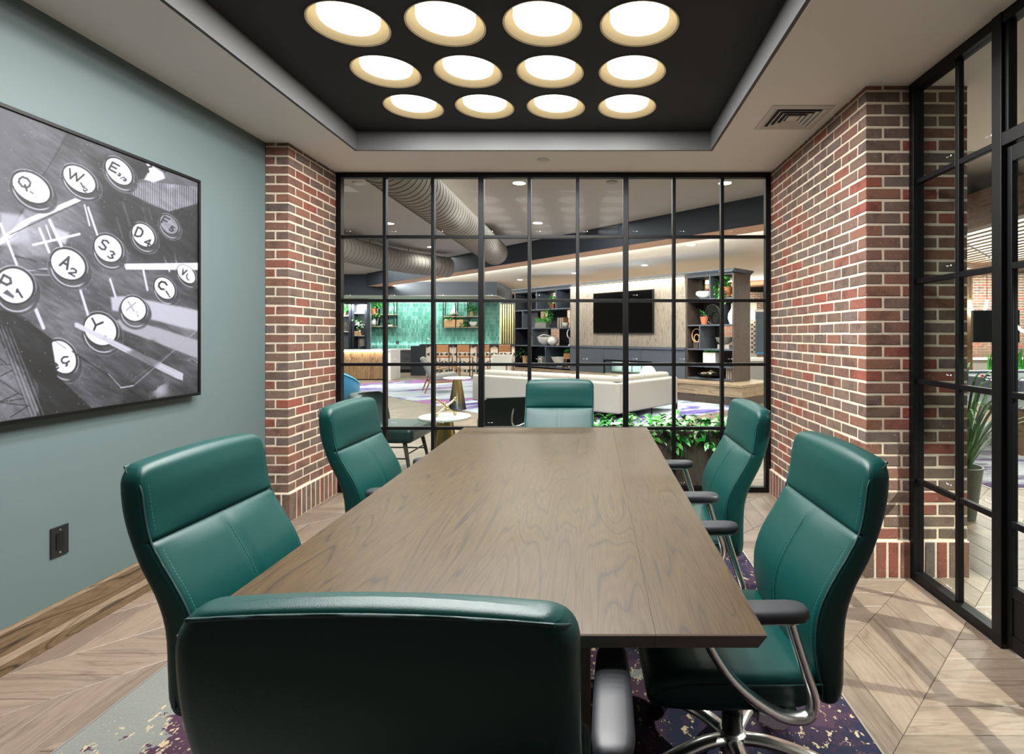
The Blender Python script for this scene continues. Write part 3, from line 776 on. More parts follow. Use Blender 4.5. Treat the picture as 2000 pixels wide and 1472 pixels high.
# seat
def seat_ring(y, zt, zb, w, r=.03):
    pts = []
    r = min(r, (zt-zb)*.45)
    def arc(cx, cz, a0, n=5): return [(cx+r*math.cos(a0+PI/2*k/(n-1)), cz+r*math.sin(a0+PI/2*k/(n-1))) for k in range(n)]
    pts += arc(w-r, zb+r, -PI/2)+arc(w-r, zt-r, 0)+[((w-r)*(1-2*k/10), zt) for k in range(1, 10)]+arc(-w+r, zt-r, PI/2)+arc(-w+r, zb+r, PI)
    return [(x, y, z) for x, z in pts]
sr = []
for y, zt, zb, w in ((-.170,.440,.40,.20),(-.165,.455,.375,.225),(-.15,.463,.362,.238),(-.10,.462,.358,.245),(0,.462,.358,.248),(.10,.466,.358,.25),(.18,.468,.362,.25),(.235,.462,.366,.248),(.268,.448,.372,.245),(.284,.428,.38,.238),(.290,.41,.39,.22)):
    sr.append(seat_ring(y, zt, zb, w))
MB().loft(sr).build('seat', LEATHER, chair, smooth=60)
sp_ = MB()
for s_ in (-1, 1): sp_.tube(spline([(s_*.2445,-.17,.432),(s_*.2485,-.05,.434),(s_*.2510,.08,.438),(s_*.2505,.18,.440),(s_*.2455,.26,.425)], 5), .0026, n=6)
sp_.tube(spline([(-.235,.10,.4655),(-.1,.105,.467),(0,.106,.467),(.1,.105,.467),(.235,.10,.4655)], 4), .0022, n=6)
sp_.build('seat_piping', SEAM, chair, smooth=60)
# arms
for s_ in (-1, 1):
    x = s_*.295
    path = spline([(x,-.062,.628),(x,-.078,.575),(x,-.102,.50),(x,-.122,.435),(x,-.116,.396),(x,-.088,.383),(x,-.04,.390),(x,.02,.425),(x,.08,.478),(x,.125,.54),(x,.160,.605),(x,.17,.628)], 6)
    a_ = MB().tube(path, .021, .013, side=(1,0,0), n=12).build('arm_loop', CHROME, chair, smooth=60)
    MB().loft([[(x-.030,y_,z_) for y_, z_ in ()] or [(x+dx, yy, .626) for dx, yy in ((-.017,-.078),(.017,-.078),(.017,.195),(-.017,.195))],
               [(x+dx, yy, .634) for dx, yy in ((-.017,-.078),(.017,-.078),(.017,.195),(-.017,.195))]]).build('arm_plate', CHROME, a_, bevel=.002)
    br = MB(); q = s_
    br.loft([[(q*.292,-.10,.374),(q*.292,.0,.392),(q*.292,.015,.40),(q*.292,.02,.372),(q*.292,-.02,.350),(q*.292,-.045,.347)], [(q*.20,-.10,.374),(q*.20,.0,.385),(q*.20,.015,.39),(q*.20,.02,.372),(q*.20,-.02,.350),(q*.20,-.045,.347)]])
    br.build('arm_bracket', CHROME, chair, bevel=.004)
    pr = []
    for y, w_, h_ in ((-.106,.012,.008),(-.102,.024,.014),(-.088,.034,.018),(-.06,.0385,.0195),(.02,.0385,.0195),(.11,.037,.0195),(.18,.034,.018),(.207,.026,.014),(.213,.012,.008)):
        pr.append([(x+w_*math.copysign(abs(math.cos(2*PI*k/16))**.6, math.cos(2*PI*k/16)), y, .652+h_*math.copysign(abs(math.sin(2*PI*k/16))**.7, math.sin(2*PI*k/16))) for k in range(16)])
    MB().loft(pr).build('arm_pad', BLACK_PAD, chair, smooth=60)
# mechanism, column, base
MB().box(-.09,.09,-.12,.12,.315,.36).build('mechanism', BLACK_PLASTIC, chair, bevel=.012)
MB().lathe([(.032,.085),(.032,.20),(.026,.205),(.026,.32)], n=20).build('gas_column', BLACK_PLASTIC, chair, smooth=40)
MB().lathe([(.034,.075),(.042,.085),(.042,.135),(.034,.142)], n=20).build('base_hub', CHROME, chair, smooth=40)
for k in range(5):
    a = PI/2+2*PI*k/5+.32; c, s_ = math.cos(a), math.sin(a)
    pth = [(c*r_, s_*r_, z_) for r_, z_ in ((.03,.118),(.10,.122),(.18,.112),(.26,.094),(.315,.078),(.328,.064))]
    ba = MB().tube(spline(pth, 3), [.024]*9+[.021]*4+[.016]*3, [.016]*9+[.013]*4+[.010]*3, side=(-s_, c, 0), n=12).build('base_arm', CHROME, chair, smooth=60)
    cs = MB(); M_ = Matrix.Translation((c*.318, s_*.318, 0)) @ Matrix.Rotation(a+.5*k, 4, 'Z')
    cs.m = M_ @ Matrix.Translation((0,0,.0365)) @ Matrix.Rotation(PI/2, 4, 'Y')
    for off in (-.017, .017): cs.lathe([(.004,off-.011),(.026,off-.011),(.0295,off-.007),(.0295,off+.007),(.026,off+.011),(.004,off+.011)], n=16)
    cs.m = M_; cs.box(-.008,.008,-.02,.012,.03,.068)
    cs.build('caster', BLACK_PLASTIC, chair, smooth=40)
chair.location = (.428, 1.645, 0); chair.rotation_euler = (0,0,math.radians(91.5))
chair['label'] = 'teal leather high-back chair nearest the glass door, with full chrome arm showing'
dup(chair, (.435, 2.60, 0), math.radians(90), 'teal leather high-back chair beside the brick wall, far right corner of table')
dup(chair, (-.854, 1.60, 0), math.radians(-91), 'teal leather high-back chair on the teal wall side, near end of table')
dup(chair, (-.89, 2.66, 0), math.radians(-91), 'teal leather high-back chair by the narrow left brick pillar, far end of table')
dup(chair, (-.243, 3.62, 0), PI, 'teal leather high-back chair at the head of table, back to the glass wall')
dup(chair, (-.258, .992, 0), math.radians(-1.5), 'nearest teal leather chair, seen from behind at the near end of table')
# ------------------------------------------------------------------ framed picture on the teal wall
PXF = XL+.052
pic = thing('framed_picture', 'large black-framed monochrome print of typewriter keys on teal wall', 'picture', (0,0,0))
PY0, PY1, PZ0, PZ1 = 1.22, 3.165, .995, 2.262
fm = MB()
f_ = .016
for a in ((PY0,PY1,PZ0,PZ0+f_),(PY0,PY1,PZ1-f_,PZ1),(PY0,PY0+f_,PZ0+f_,PZ1-f_),(PY1-f_,PY1,PZ0+f_,PZ1-f_)):
    MB().box(XL+.012, PXF, a[0], a[1], a[2], a[3]).build('frame_bar', STEEL, pic, bevel=.0015)
MB().box(XL+.004, XL+.014, PY0+.08, PY1-.08, PZ0+.05, PZ1-.05).build('backing', BLACK_PLASTIC, pic)
# the print: grey tones evaluated over the sheet, in the plane of the sheet
XP = PXF-.008
ny, nz = 470, 430
ys = np.concatenate([np.linspace(PY0+f_, 2.02, 24)[:-1], np.linspace(2.02, PY1-f_, ny)]); zs_ = np.linspace(PZ0+f_, PZ1-f_, nz)
YY, ZZ = np.meshgrid(ys, zs_)
PX = CX+F*XP/YY; PYY = CY-(ZZ-HC)*F/YY
nr_ = np.random.RandomState(5)
def vnoise(x, y, s, seed):
    r = np.random.RandomState(seed); T = r.rand(64, 64)
    u = x/s; v = y/s; i = np.floor(u).astype(int); j = np.floor(v).astype(int); fu = u-i; fv = v-j
    fu = fu*fu*(3-2*fu); fv = fv*fv*(3-2*fv)
    g_ = lambda a, b: T[a % 64, b % 64]
    return (g_(i,j)*(1-fu)+g_(i+1,j)*fu)*(1-fv)+(g_(i,j+1)*(1-fu)+g_(i+1,j+1)*fu)*fv
def fbm(x, y, s, seed): return sum(vnoise(x, y, s/2**k, seed+k)/2**(k+1) for k in range(4))
def sm(a, b, x): t = np.clip((x-a)/(b-a), 0, 1); return t*t*(3-2*t)
def rotxy(cx, cy, deg):
    a = math.radians(deg); c, s = math.cos(a), math.sin(a); dx = PX-cx; dy = PYY-cy
    return dx*c+dy*s, -dx*s+dy*c
A = np.full(PX.shape, .33)
A += (fbm(PX, PYY*1.2, 130, 3)-.5)*.34
A -= .12*sm(120, 390, PX)*sm(700, 250, PYY)
A += .16*np.exp(-(((PX-60)/90)**2+((PYY-440)/40)**2)) 
A += .10*np.exp(-(((PX-110)/70)**2+((PYY-610)/40)**2))
st_ = vnoise(PX*.9+PYY*.5, PYY*.9-PX*.5, 7, 21); st2 = vnoise((PX+PYY*.45)*.25, (PYY-PX*.45), 5, 22)
A += (st2-.5)*.10*sm(430, 560, PYY)
def over(mask, val): 
    global A
    A = A*(1-mask)+val*mask
def poly(pts, val, alpha=1.0, soft=1.0):
    n = len(pts); d = np.full(PX.shape, 1e9); inside = np.zeros(PX.shape, bool)
    for k in range(n):
        x0, y0 = pts[k]; x1, y1 = pts[(k+1) % n]
        ex, ey = x1-x0, y1-y0; t = np.clip(((PX-x0)*ex+(PYY-y0)*ey)/(ex*ex+ey*ey+1e-9), 0, 1)
        d = np.minimum(d, np.hypot(PX-x0-ex*t, PYY-y0-ey*t))
        c = ((y0 > PYY) != (y1 > PYY)) & (PX < (x1-x0)*(PYY-y0)/((y1-y0) if y1 != y0 else 1e-9)+x0)
        inside ^= c
    sd = np.where(inside, -d, d); over(alpha*(1-sm(-soft, soft, sd)), val)
def line(x0, y0, x1, y1, w, val, alpha=1.0, soft=.9):
    ex, ey = x1-x0, y1-y0; t = np.clip(((PX-x0)*ex+(PYY-y0)*ey)/(ex*ex+ey*ey+1e-9), 0, 1)
    d = np.hypot(PX-x0-ex*t, PYY-y0-ey*t); over(alpha*(1-sm(w/2-soft, w/2+soft, d)), val)
# plain grey upper left with a fold
poly([(-30,190),(140,240),(0,500),(-30,500)], .34, .9, 3)
poly([(0,200),(110,245),(60,330),(0,330)], .36, .6, 12)
line(133,262,-10,500,1.6,.16)
# bright broken patches at the left
poly([(0,415),(45,420),(60,470),(0,480)], .80, .7, 6)
poly([(20,445),(90,452),(105,500),(40,505)], .62, .5, 8)
poly([(108,445),(135,455),(128,478),(112,470)], .85, .7, 4)
for x0,y0,x1,y1,w_ in ((1,437,33,517,5),(97,430,120,480,6),(77,446,96,492,5),(90,440,100,468,3),(65,478,155,457,5),(165,400,175,440,3),(172,405,190,458,4),(240,395,254,440,4),(228,425,240,465,3),(290,405,297,430,2),(278,405,288,440,2),(70,604,85,640,7),(155,560,172,615,5),(215,545,226,580,4),(320,500,331,530,3),(280,528,288,566,4),(341,495,346,520,3)):
    line(x0,y0,x1,y1,w_,.88,.85)
for x0,y0,x1,y1,w_ in ((0,478,35,462,2),(15,455,60,430,3),(35,530,118,522,3),(40,535,115,538,2),(20,532,60,545,3)): line(x0,y0,x1,y1,w_,.8,.6)
for x0,y0,x1,y1,w_ in ((60,525,120,533,3),(30,500,70,510,4)): line(x0,y0,x1,y1,w_,.14,.6)
# dark area upper right, ribbed grille
poly([(170,300),(400,330),(400,520),(260,510),(200,440)], .13, .75, 16)
poly([(254,352),(275,350),(300,345),(327,335),(400,350),(400,392),(330,413),(290,398),(254,378)], .42, .9, 2)
gm = 1-sm(-2,2,np.abs(PX-325)-66); gy_ = ((PYY > 352+.16*(PX-254)*0-.0) & (PYY < np.where(PX < 330, 378+.46*(PX-254), 413-.27*(PX-330))) & (PYY > np.where(PX < 300, 356, 356+.10*(PX-300))))
over(gm*gy_*(.55*(np.sin(PX*2*PI/4.4) > .1)), .75); over(gm*gy_*.5*sm(.55,.8,fbm(PX,PYY,30,44)), .8)
poly([(285,316),(296,322),(318,336),(322,348),(300,356),(282,350),(290,335)], .93, 1, 3)
# pale beams
poly([(158,382),(162,391),(60,434),(0,478),(0,466),(50,428)], .90, .95, 1.5)
line(170,388,20,458,2.5,.18,.7)
poly([(242,515),(392,513),(392,527),(246,526)], .88, .95, 1.2)
# keys : cx, cy, a, b, tilt, tone
def key(cx, cy, a, b, tilt, tone=.93, ring_=True):
    u, v = rotxy(cx, cy, tilt); 
    if ring_:
        u2, v2 = rotxy(cx+.10*a, cy+.30*b+2, tilt); e = np.sqrt((u2/(a*1.36))**2+(v2/(b*1.42))**2)
        over(.85*(1-sm(.96,1.02,e)), .24); over(.8*np.exp(-((e-.97)/.022)**2), .46)
        over(.9*np.exp(-((e-.80)/.035)**2)*sm(.0,.5,v2/(b*1.4)), .82)
        e2 = np.sqrt((u/(a*1.10))**2+(v/(b*1.12))**2); over((1-sm(.97,1.02,e2)), .12)
        over(.7*np.exp(-((e2-1.06)/.03)**2)*sm(.0,.5,-v/b), .75)
    e = np.sqrt((u/a)**2+(v/b)**2); over(1-sm(.97,1.03,e), tone)
    if tone < .9: over((1-sm(.97,1.03,e))*.3*(nr_.rand(*PX.shape)), .2)
GL = {'Q':[[(.5,.0),(.1,.15),(0,.5),(.1,.85),(.5,1),(.9,.85),(1,.5),(.9,.15),(.5,0)],[(.65,.7),(1.05,1.1)]],'W':[[(0,0),(.28,1),(.5,.2),(.72,1),(1,0)]],
 'E':[[(1,0),(0,0),(0,1),(1,1)],[(0,.5),(.8,.5)]],'R':[[(0,1),(0,0),(.7,0),(1,.25),(.7,.5),(0,.5)],[(.5,.5),(1,1)]],'F':[[(1,0),(0,0),(0,1)],[(0,.5),(.8,.5)]],
 'D':[[(0,0),(0,1),(.5,1),(.9,.8),(1,.5),(.9,.2),(.5,0),(0,0)]],'S':[[(1,.12),(.6,0),(.15,.1),(.1,.35),(.5,.5),(.9,.65),(.9,.9),(.45,1),(0,.88)]],'A':[[(0,1),(.5,0),(1,1)],[(.2,.65),(.8,.65)]],
 'P':[[(0,1),(0,0),(.7,0),(1,.27),(.7,.55),(0,.55)]],'C':[[(1,.15),(.6,0),(.15,.15),(0,.5),(.15,.85),(.6,1),(1,.85)]],'V':[[(0,0),(.5,1),(1,0)]],'X':[[(0,0),(1,1)],[(1,0),(0,1)]],
 'Y':[[(0,0),(.5,.5),(1,0)],[(.5,.5),(.5,1)]],'e':[[(0,.5),(1,.5),(.9,.15),(.5,0),(.1,.15),(0,.5),(.1,.85),(.5,1),(.95,.85)]],'c':[[(1,.15),(.5,0),(.1,.2),(0,.5),(.1,.8),(.5,1),(1,.85)],[(.5,1),(.6,1.25),(.4,1.4)]],
 '1':[[(.2,.2),(.55,0),(.55,1)]],'2':[[(0,.2),(.3,0),(.8,.05),(.9,.35),(0,1),(1,1)]],'3':[[(0,.1),(.5,0),(.9,.2),(.5,.48),(.95,.75),(.5,1),(0,.9)]],'4':[[(.7,1),(.7,0),(0,.68),(1,.68)]],'5':[[(.9,0),(.15,0),(.1,.45),(.6,.4),(.95,.7),(.6,1),(0,.92)]],'6':[[(.8,0),(.2,.4),(0,.75),(.4,1),(.85,.8),(.6,.5),(.1,.65)]],
 '-':[[(0,.5),(1,.5)]],'!':[[(.5,0),(.5,.65)],[(.5,.9),(.5,1)]],',':[[(.5,.6),(.55,.9),(.3,1.1)]],'.':[[(.5,.85),(.5,1)]],';':[[(.5,.2),(.5,.3)],[(.5,.7),(.4,1.0)]],'/':[[(1,0),(0,1)]],'(':[[(.8,0),(.3,.3),(.3,.7),(.8,1)]]}
def glyph(ch, cx, cy, w_, h_, tilt, lw, val=.14, alpha=1.0, shear=0.0):
    a = math.radians(tilt); c, s = math.cos(a), math.sin(a)
    for stroke in GL[ch]:
        q = []
        for x, y in stroke:
            u = (x-.5)*w_+(y-.5)*shear; v = (y-.5)*h_; q.append((cx+u*c-v*s, cy+u*s+v*c))
        for p, r in zip(q, q[1:]): line(p[0], p[1], r[0], r[1], lw, val, alpha, .8)
key(61,366,40,25,33); glyph('Q',48,356,24,18,35,4,.22); glyph('-',62,376,6,4,35,2.5,.3); glyph('/',66,386,7,7,20,1.5,.6)
key(155,350,35,21,36); glyph('W',147,343,30,17,22,3.6); glyph('-',160,361,9,5,60,3); glyph('1',164,366,5,6,30,1.8,.3); glyph('2',167,371,7,6,40,2)
key(232,334.6,31,19,46); glyph('E',223,327,15,15,28,3.6); glyph('3',233,341,6,5,40,2); glyph('/',239,347,6,5,20,2); glyph('8',0,0,0,0,0,0) if '8' in GL else glyph('3',244,351,6,5,40,2)
glyph('R',287,325,16,16,28,3.6)
key(330,438,21,14,50,.58); glyph('F',323,431,11,13,28,3.2); glyph('5',336,447,8,9,30,2.6)
key(280,459,25,18,47); glyph('D',272,454,13,17,22,3.6); glyph('4',289,473,12,12,25,3)
key(211,485,29,23,42); glyph('S',203,478,14,19,25,3.6); glyph('3',218,498,11,14,28,3.2)
key(133,516,35,27,32); glyph('A',129,512,16,22,28,4.6,.2); glyph('2',143,531,13,12,30,3.4)
key(28,558,37,33,25); glyph('P',10,553,20,26,28,5,.24); glyph('1',38,573,10,18,-32,4); poly([(5,572),(14,565),(28,578),(26,583)], .3, .9)
key(364,535,21,13,47); over((1-sm(.97,1.03,0*PX))*0, 0); glyph('V',359,531,8,11,25,3); glyph('(',366,541,6,13,-10,2)
key(321.6,562.6,23,17,50); glyph('C',317,557,14,15,30,3.6); glyph('!',328,574,4,13,-32,2.8)
poly([(242,515),(392,513),(392,527),(246,526)], .88, .6, 1.2)
poly([(216,580),(241,578),(300,588),(391,607),(391,648),(280,620),(219,606)], .76, .9, 3)
poly([(226,626),(247,621),(391,666),(391,702),(228,639)], .68, .9, 2.5)
key(261,603,25,22,40); glyph('X',256,598,15,17,10,3,.62); glyph(';',268,612,5,12,-20,3,.62)
key(196,643.5,33,28,40); glyph('Y',187,635,22,20,20,4); glyph('.',205,656,4,6,0,6)
poly([(146,630),(151,630),(358,729),(357,743),(345,739),(146,638)], .78, .97, 1.3)
line(200,660,340,733,1,.55,.7); line(215,661,345,727,1,.6,.7)
key(120.6,697,34,25,58); glyph('c',127,703,14,13,-18,3.2); glyph('e',106,716,14,13,-22,3.2)
# dark wedge and the wire lattice bottom left
poly([(-20,600),(30,612),(100,662),(112,735),(180,797),(60,830),(-20,840)], .12, 1, 1.5)
poly([(36,612),(103,663),(97,680),(70,650)], .10, .9, 2)
poly([(-20,640),(40,720),(75,800),(60,835),(-20,845)], .42, .9, 2); 
over(.5*((PX < 75-.0) & (PYY > 640) & (PX < (PYY-640)*.62+5))*fbm(PX,PYY,8,77), .62)
for k in range(9): line(-10+4.2*k, 628+2*k, 62+4.4*k, 822+1.0*k, 1.0, .62 if k % 2 else .08, .8)
for (x0,y0,x1,y1) in ((0,735,25,722),(0,742,36,768),(36,768,0,784),(36,768,44,772),(0,785,47,778),(0,786,55,792),(55,792,20,815),(0,700,12,710),(0,712,20,712)): line(x0,y0,x1,y1,1.6,.07,.9)
line(102,662,128,680,1.4,.2,.7); line(141,686,300,792,2,.10,.9)
# plate lower right
poly([(225,700),(300,662),(330,690),(260,757),(230,755),(214,740)], .26, .55, 6)
line(212,730,236,756,2,.75,.7); line(236,757,260,753,2.4,.85,.8); line(262,752,391,640,2.2,.62,.7); line(255,745,330,690,1.2,.5,.6)
over(.8*sm(.52,.62,fbm(PX,PYY,14,91))*np.exp(-(((PX-312)/16)**2+((PYY-760)/20)**2)), .75)
over(.8*sm(.50,.62,fbm(PX,PYY,9,92))*np.exp(-(((PX-380)/12)**2+((PYY-705)/12)**2)), .7)
poly([(330,760),(392,735),(392,775),(330,785)], .14, .6, 10)
A += (nr_.rand(*PX.shape)-.5)*.035
ridg = 1-np.abs(2*fbm(PX+.6*PYY, PYY-.35*PX, 46, 61)-1); a1 = PX*.82+PYY*.57; a2 = -PX*.57+PYY*.82; A += (.09*(vnoise(a1*.045*5, a2*.9*1.3, 5, 71)-.5)+.16*(fbm(a1*.35, a2*1.4, 34, 72)-.5))*(A < .6)*sm(120,220,PX+PYY*.5)
A -= .10*sm(.55,.8,fbm(PX*.7,PYY,60,65))*(A < .5)
sp = nr_.rand(*PX.shape) > .9985; A = np.where(sp, .7, A)
A = np.clip(1.06*A-.02, .07, .93)
lin = np.where(A <= .04045, A/12.92, ((A+.055)/1.055)**2.4)
colr = np.stack([lin*.45, lin*.455, lin*.55, np.ones_like(lin)], -1).reshape(-1, 4)
nyt = len(ys)
verts = np.stack([np.full(YY.size, XP), YY.ravel(), ZZ.ravel()], -1)
ii = (np.arange(nz-1)[:, None]*nyt+np.arange(nyt-1)[None, :]).ravel()
faces = np.stack([ii, ii+1, ii+nyt+1, ii+nyt], -1)
me = bpy.data.meshes.new('print_sheet'); me.vertices.add(len(verts)); me.vertices.foreach_set('co', verts.astype(np.float32).ravel())
me.loops.add(faces.size); me.loops.foreach_set('vertex_index', faces.astype(np.int32).ravel())
me.polygons.add(len(faces)); me.polygons.foreach_set('loop_start', np.arange(0, faces.size, 4, dtype=np.int32))
me.update(calc_edges=True)
ca = me.color_attributes.new('print', 'FLOAT_COLOR', 'POINT'); ca.data.foreach_set('color', colr.astype(np.float32).ravel())
pm_, nt, b, N, L = newmat('monochrome_print'); at_ = N('ShaderNodeAttribute'); at_.attribute_name = 'print'
L(at_.outputs['Color'], b.inputs['Base Color']); b.inputs['Roughness'].default_value = .6
me.materials.append(pm_)
o = bpy.data.objects.new('print_sheet', me); COL.objects.link(o); o.parent = pic; o['label'] = 'monochrome print of round typewriter keys'
# ------------------------------------------------------------------ lobby materials
DARK = mat('blue_black_cabinet', (34,36,44), .45, var=.06, vscale=4)
DARKW = m_wood('dark_walnut', [(52,43,39), (80,68,62), (92,79,72)], 4, along='Z', rough=.45)
SLATE = mat('slate_panel', (78,84,97), .5, var=.1, vscale=5)
PANELW = m_wood('grey_oak_panel', [(116,104,93), (152,139,127), (166,153,141)], 3, along='Z', rough=.5, cath=9)
HEARTHW = m_wood('hearth_oak', [(112,92,74), (152,130,106), (166,144,118)], 3, along='X', rough=.45)
WALNUT = m_wood('walnut', [(104,66,42), (156,104,68), (172,118,80)], 6, along='Z', rough=.4)
COUNTERW = m_wood('counter_oak', [(88,66,48), (134,104,78), (148,118,90)], 3, along='Z', rough=.5)
FASCIA = mat('navy_fascia', (46,52,64), .6)
COPPER = mat('tan_cove_trim', (226,182,152), .6)
CLOUD = mat('plaster_cloud', (240,231,217), .8, var=.09, vscale=5, stretch=(1,6,1), bump=.2, bscale=8)
MARBLE = mat('white_marble', (226,226,226), .2, var=.06, vscale=8)
BRASS = mat('aged_brass', (158,132,86), .28, 1.0)
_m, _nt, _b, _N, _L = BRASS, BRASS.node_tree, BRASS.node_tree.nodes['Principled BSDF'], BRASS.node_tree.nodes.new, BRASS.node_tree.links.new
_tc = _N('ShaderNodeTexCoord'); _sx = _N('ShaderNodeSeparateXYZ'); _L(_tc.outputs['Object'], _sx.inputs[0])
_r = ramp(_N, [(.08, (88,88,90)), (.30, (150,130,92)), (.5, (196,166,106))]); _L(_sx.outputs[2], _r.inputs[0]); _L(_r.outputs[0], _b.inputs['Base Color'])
BRASS_PLAIN = mat('plain_brass', (170,144,96), .3, 1.0)
GOLD = mat('polished_gold', (214,190,140), .15, 1.0)
LINEN = mat('cream_linen', (162,154,148), .9, bump=.3, bscale=260, var=.03, vscale=30)
GREYF = mat('grey_fabric', (150,148,146), .9, bump=.3, bscale=260)
PALEF = mat('pale_woven_fabric', (205,202,196), .9, bump=.3, bscale=200)
BLUEV = mat('bright_blue_velvet', (0,112,160), .6, sheen=.6)
GREENL = mat('dark_green_leather', (30,52,52), .38)
TAN = mat('tan_leather', (176,122,80), .5)
WHITEC = mat('white_ceramic', (228,226,222), .3)
GREYC = mat('grey_stoneware', (150,146,138), .6)
CONC = mat('grey_concrete', (120,118,114), .8, var=.1, vscale=20)
TERRA = mat('terracotta', (190,112,76), .75)
COPP = mat('copper_metal', (196,124,92), .3, 1.0)
WICKER = mat('blond_wood', (204,160,118), .7)
LEAFG = m_piece('green_leaves', [(38,118,40), (62,150,54), (30,92,36), (90,170,70), (48,132,48)], .4)
LEAFD = m_piece('deep_green_leaves', [(34,84,40), (58,112,56), (26,64,34), (84,132,70)], .45)
POTHOS = m_piece('variegated_leaves', [(24,140,36), (58,176,52), (30,120,40), (120,196,96), (20,104,34), (176,214,160)], .35)
GRASSG = m_piece('grass_blades', [(60,150,50), (90,176,70), (44,120,44)], .5)
SCREEN = mat('tv_glass', (3,3,4), .12, spec=.4)
STONE = mat('grey_wall_covering', (150,152,160), .8, var=.3, vscale=26)
BOOKS = m_piece('book_covers', [(226,216,198), (206,176,140), (236,232,226), (190,150,110), (222,206,180)], .7)
TILE = m_piece('green_glazed_tile', [(84,138,126), (98,152,140), (70,124,112), (112,162,150), (90,144,132), (78,130,120)], .14, .3)
GROUT = mat('tile_grout', (178,204,194), .9)
RESIN = mat('dark_bowl', (34,32,32), .5)

# ------------------------------------------------------------------ lobby shell
struct(MB().box(-14, 12, YG-.02, 24, ZL, ZL+.05).build('ceiling', LOBBY_CEIL))
struct(MB().box(XR+.10, 12, YB, YG-.03, ZL, ZL+.05).build('ceiling', LOBBY_CEIL))
struct(MB().box(-14, XRP2+.2, YG-.02, YG-.005, H+.02, ZL).build('wall_front', LOBBY_CEIL))
struct(MB().box(-14.1, -14, YG, 24, 0, ZL).build('wall_left', WALL_PAINT))
struct(MB().box(-14, 12, 24, 24.1, 0, ZL).build('wall_back', mat('charcoal_wall', (56,58,64), .8)))
# white soffit beyond the partition
struct(MB().box(XR+.03, 3.05, YB, 4.05, H, H+.3).build('ceiling', CEIL))
# floating ceiling, turned 45 degrees: tip at T, long edge along u, depth along v
T_ = Vector((-7.2, 17.1, 0)); u_ = Vector((1,-1,0)).normalized(); v_ = Vector((1,1,0)).normalized()
cl = bpy.data.objects.new('ceiling_cloud', None); COL.objects.link(cl); cl.location = T_; cl.rotation_euler = (0,0,-PI/4); cl['kind'] = 'structure'
LU, LV, RW = 15.2, 9.0, .46
MB().box(0, LU, -.02, 0, 2.9, ZL).box(-.02, 0, -.02, LV, 2.9, ZL).box(LU, LU+.02, -.02, LV, 2.9, ZL).box(0, LU, LV, LV+.02, 2.9, ZL).build('fascia', FASCIA, cl)
MB().box(0, LU, 0, RW, 2.9, 2.94).box(0, LU, LV-RW, LV, 2.9, 2.94).box(0, RW, RW, LV-RW, 2.9, 2.94).box(LU-RW, LU, RW, LV-RW, 2.9, 2.94).build('rim_underside', COPPER, cl)
MB().box(RW, LU-RW, RW-.01, RW, 2.9, 3.06).box(RW, LU-RW, LV-RW, LV-RW+.01, 2.9, 3.06).box(RW-.01, RW, RW, LV-RW, 2.9, 3.06).box(LU-RW, LU-RW+.01, RW, LV-RW, 2.9, 3.06).build('rim_inner', COPPER, cl)
MB().box(RW, LU-RW, RW, LV-RW, 3.05, 3.08).build('plaster_panel', CLOUD, cl)
# bar soffit
_o = area('added_uplight_near', tuple(T_+u_*7.5+v_*.62+Vector((0,0,2.93))), 14.0, 330*K, (1,.95,.9), (0,0,0), 'RECTANGLE', .12); _o.rotation_euler = (Vector((v_.x*.86, v_.y*.86, .5))).to_track_quat('-Z', 'Y').to_euler(); _o.rotation_euler = (Matrix.Rotation(-PI/4, 4, 'Z') @ Matrix.Rotation(math.radians(122), 4, 'X')).to_euler()  # uplight added to brighten the plaster panel
_o = area('added_uplight_far', tuple(T_+u_*7.5+v_*8.36+Vector((0,0,2.93))), 14.0, 300*K, (1,.95,.9), (0,0,0), 'RECTANGLE', .12); _o.rotation_euler = (Matrix.Rotation(-PI/4, 4, 'Z') @ Matrix.Rotation(math.radians(-122), 4, 'X')).to_euler()  # second added uplight, brightens the panel from the far rim
struct(MB().box(-13.9, -3.1, 17.3, 20.6, 2.62, ZL).build('ceiling_bulkhead', FASCIA))
struct(MB().box(-13.9, -3.1, 17.32, 20.6, 2.60, 2.62).build('ceiling_bar', mat('bar_ceiling', (190,192,184), .7)))

# downlights: disc, trim and a real lamp under each
DLB = emit('downlight_glow', (255,247,236), 16)
def downlight(x, y, z, label, watts, r=.08):
    t = thing('recessed_downlight', label, 'light', (x, y, z), 0, 'recessed downlights over the lobby')
    MB().lathe([(r*1.18,0),(r*1.2,-.004),(r,-.006),(r,-.002)], n=20, cap=False).build('trim_ring', WHITE_METAL, t, smooth=40)
    MB().lathe([(.003,-.003),(r*.99,-.003),(r*.99,-.0005)], n=20).build('lens', DLB, t)
    if watts: area('downlight_lamp', (x, y, z-.02), .16, watts*K, spread=2.3)
def hz(px, py, z): Y = F*(z-HC)/(CY-py); return ((px-CX)*Y/F, Y, z)
for px, py, z, lab, wt in ((1014,357,ZL,'round downlight in grey lobby ceiling right of the nearer duct',60),(760,436,ZL,'round downlight in grey ceiling left of the nearer duct',60),(1050,435,ZL,'round downlight in grey ceiling close to the navy fascia, middle',60),
    (1416,357,ZL,'round downlight in grey ceiling above the right end of the navy fascia',60),(712,511,ZL,'small far downlight in grey ceiling below the curved duct',70),(842,482,ZL,'far downlight in grey ceiling between the two ducts',6),
    (1349.7,477.8,3.05,'downlight in pale plaster ceiling nearest the right bookcase',60),(1258.7,517.6,3.05,'downlight in pale plaster ceiling above the television',60),(1015.6,546,3.05,'downlight in pale plaster ceiling above the left bookcase',60),(1123,533,3.05,'tiny downlight in pale plaster ceiling above the left edge of oak panelling',50)):
    x, y, z = hz(px, py, z); downlight(x, y, z, lab, wt)
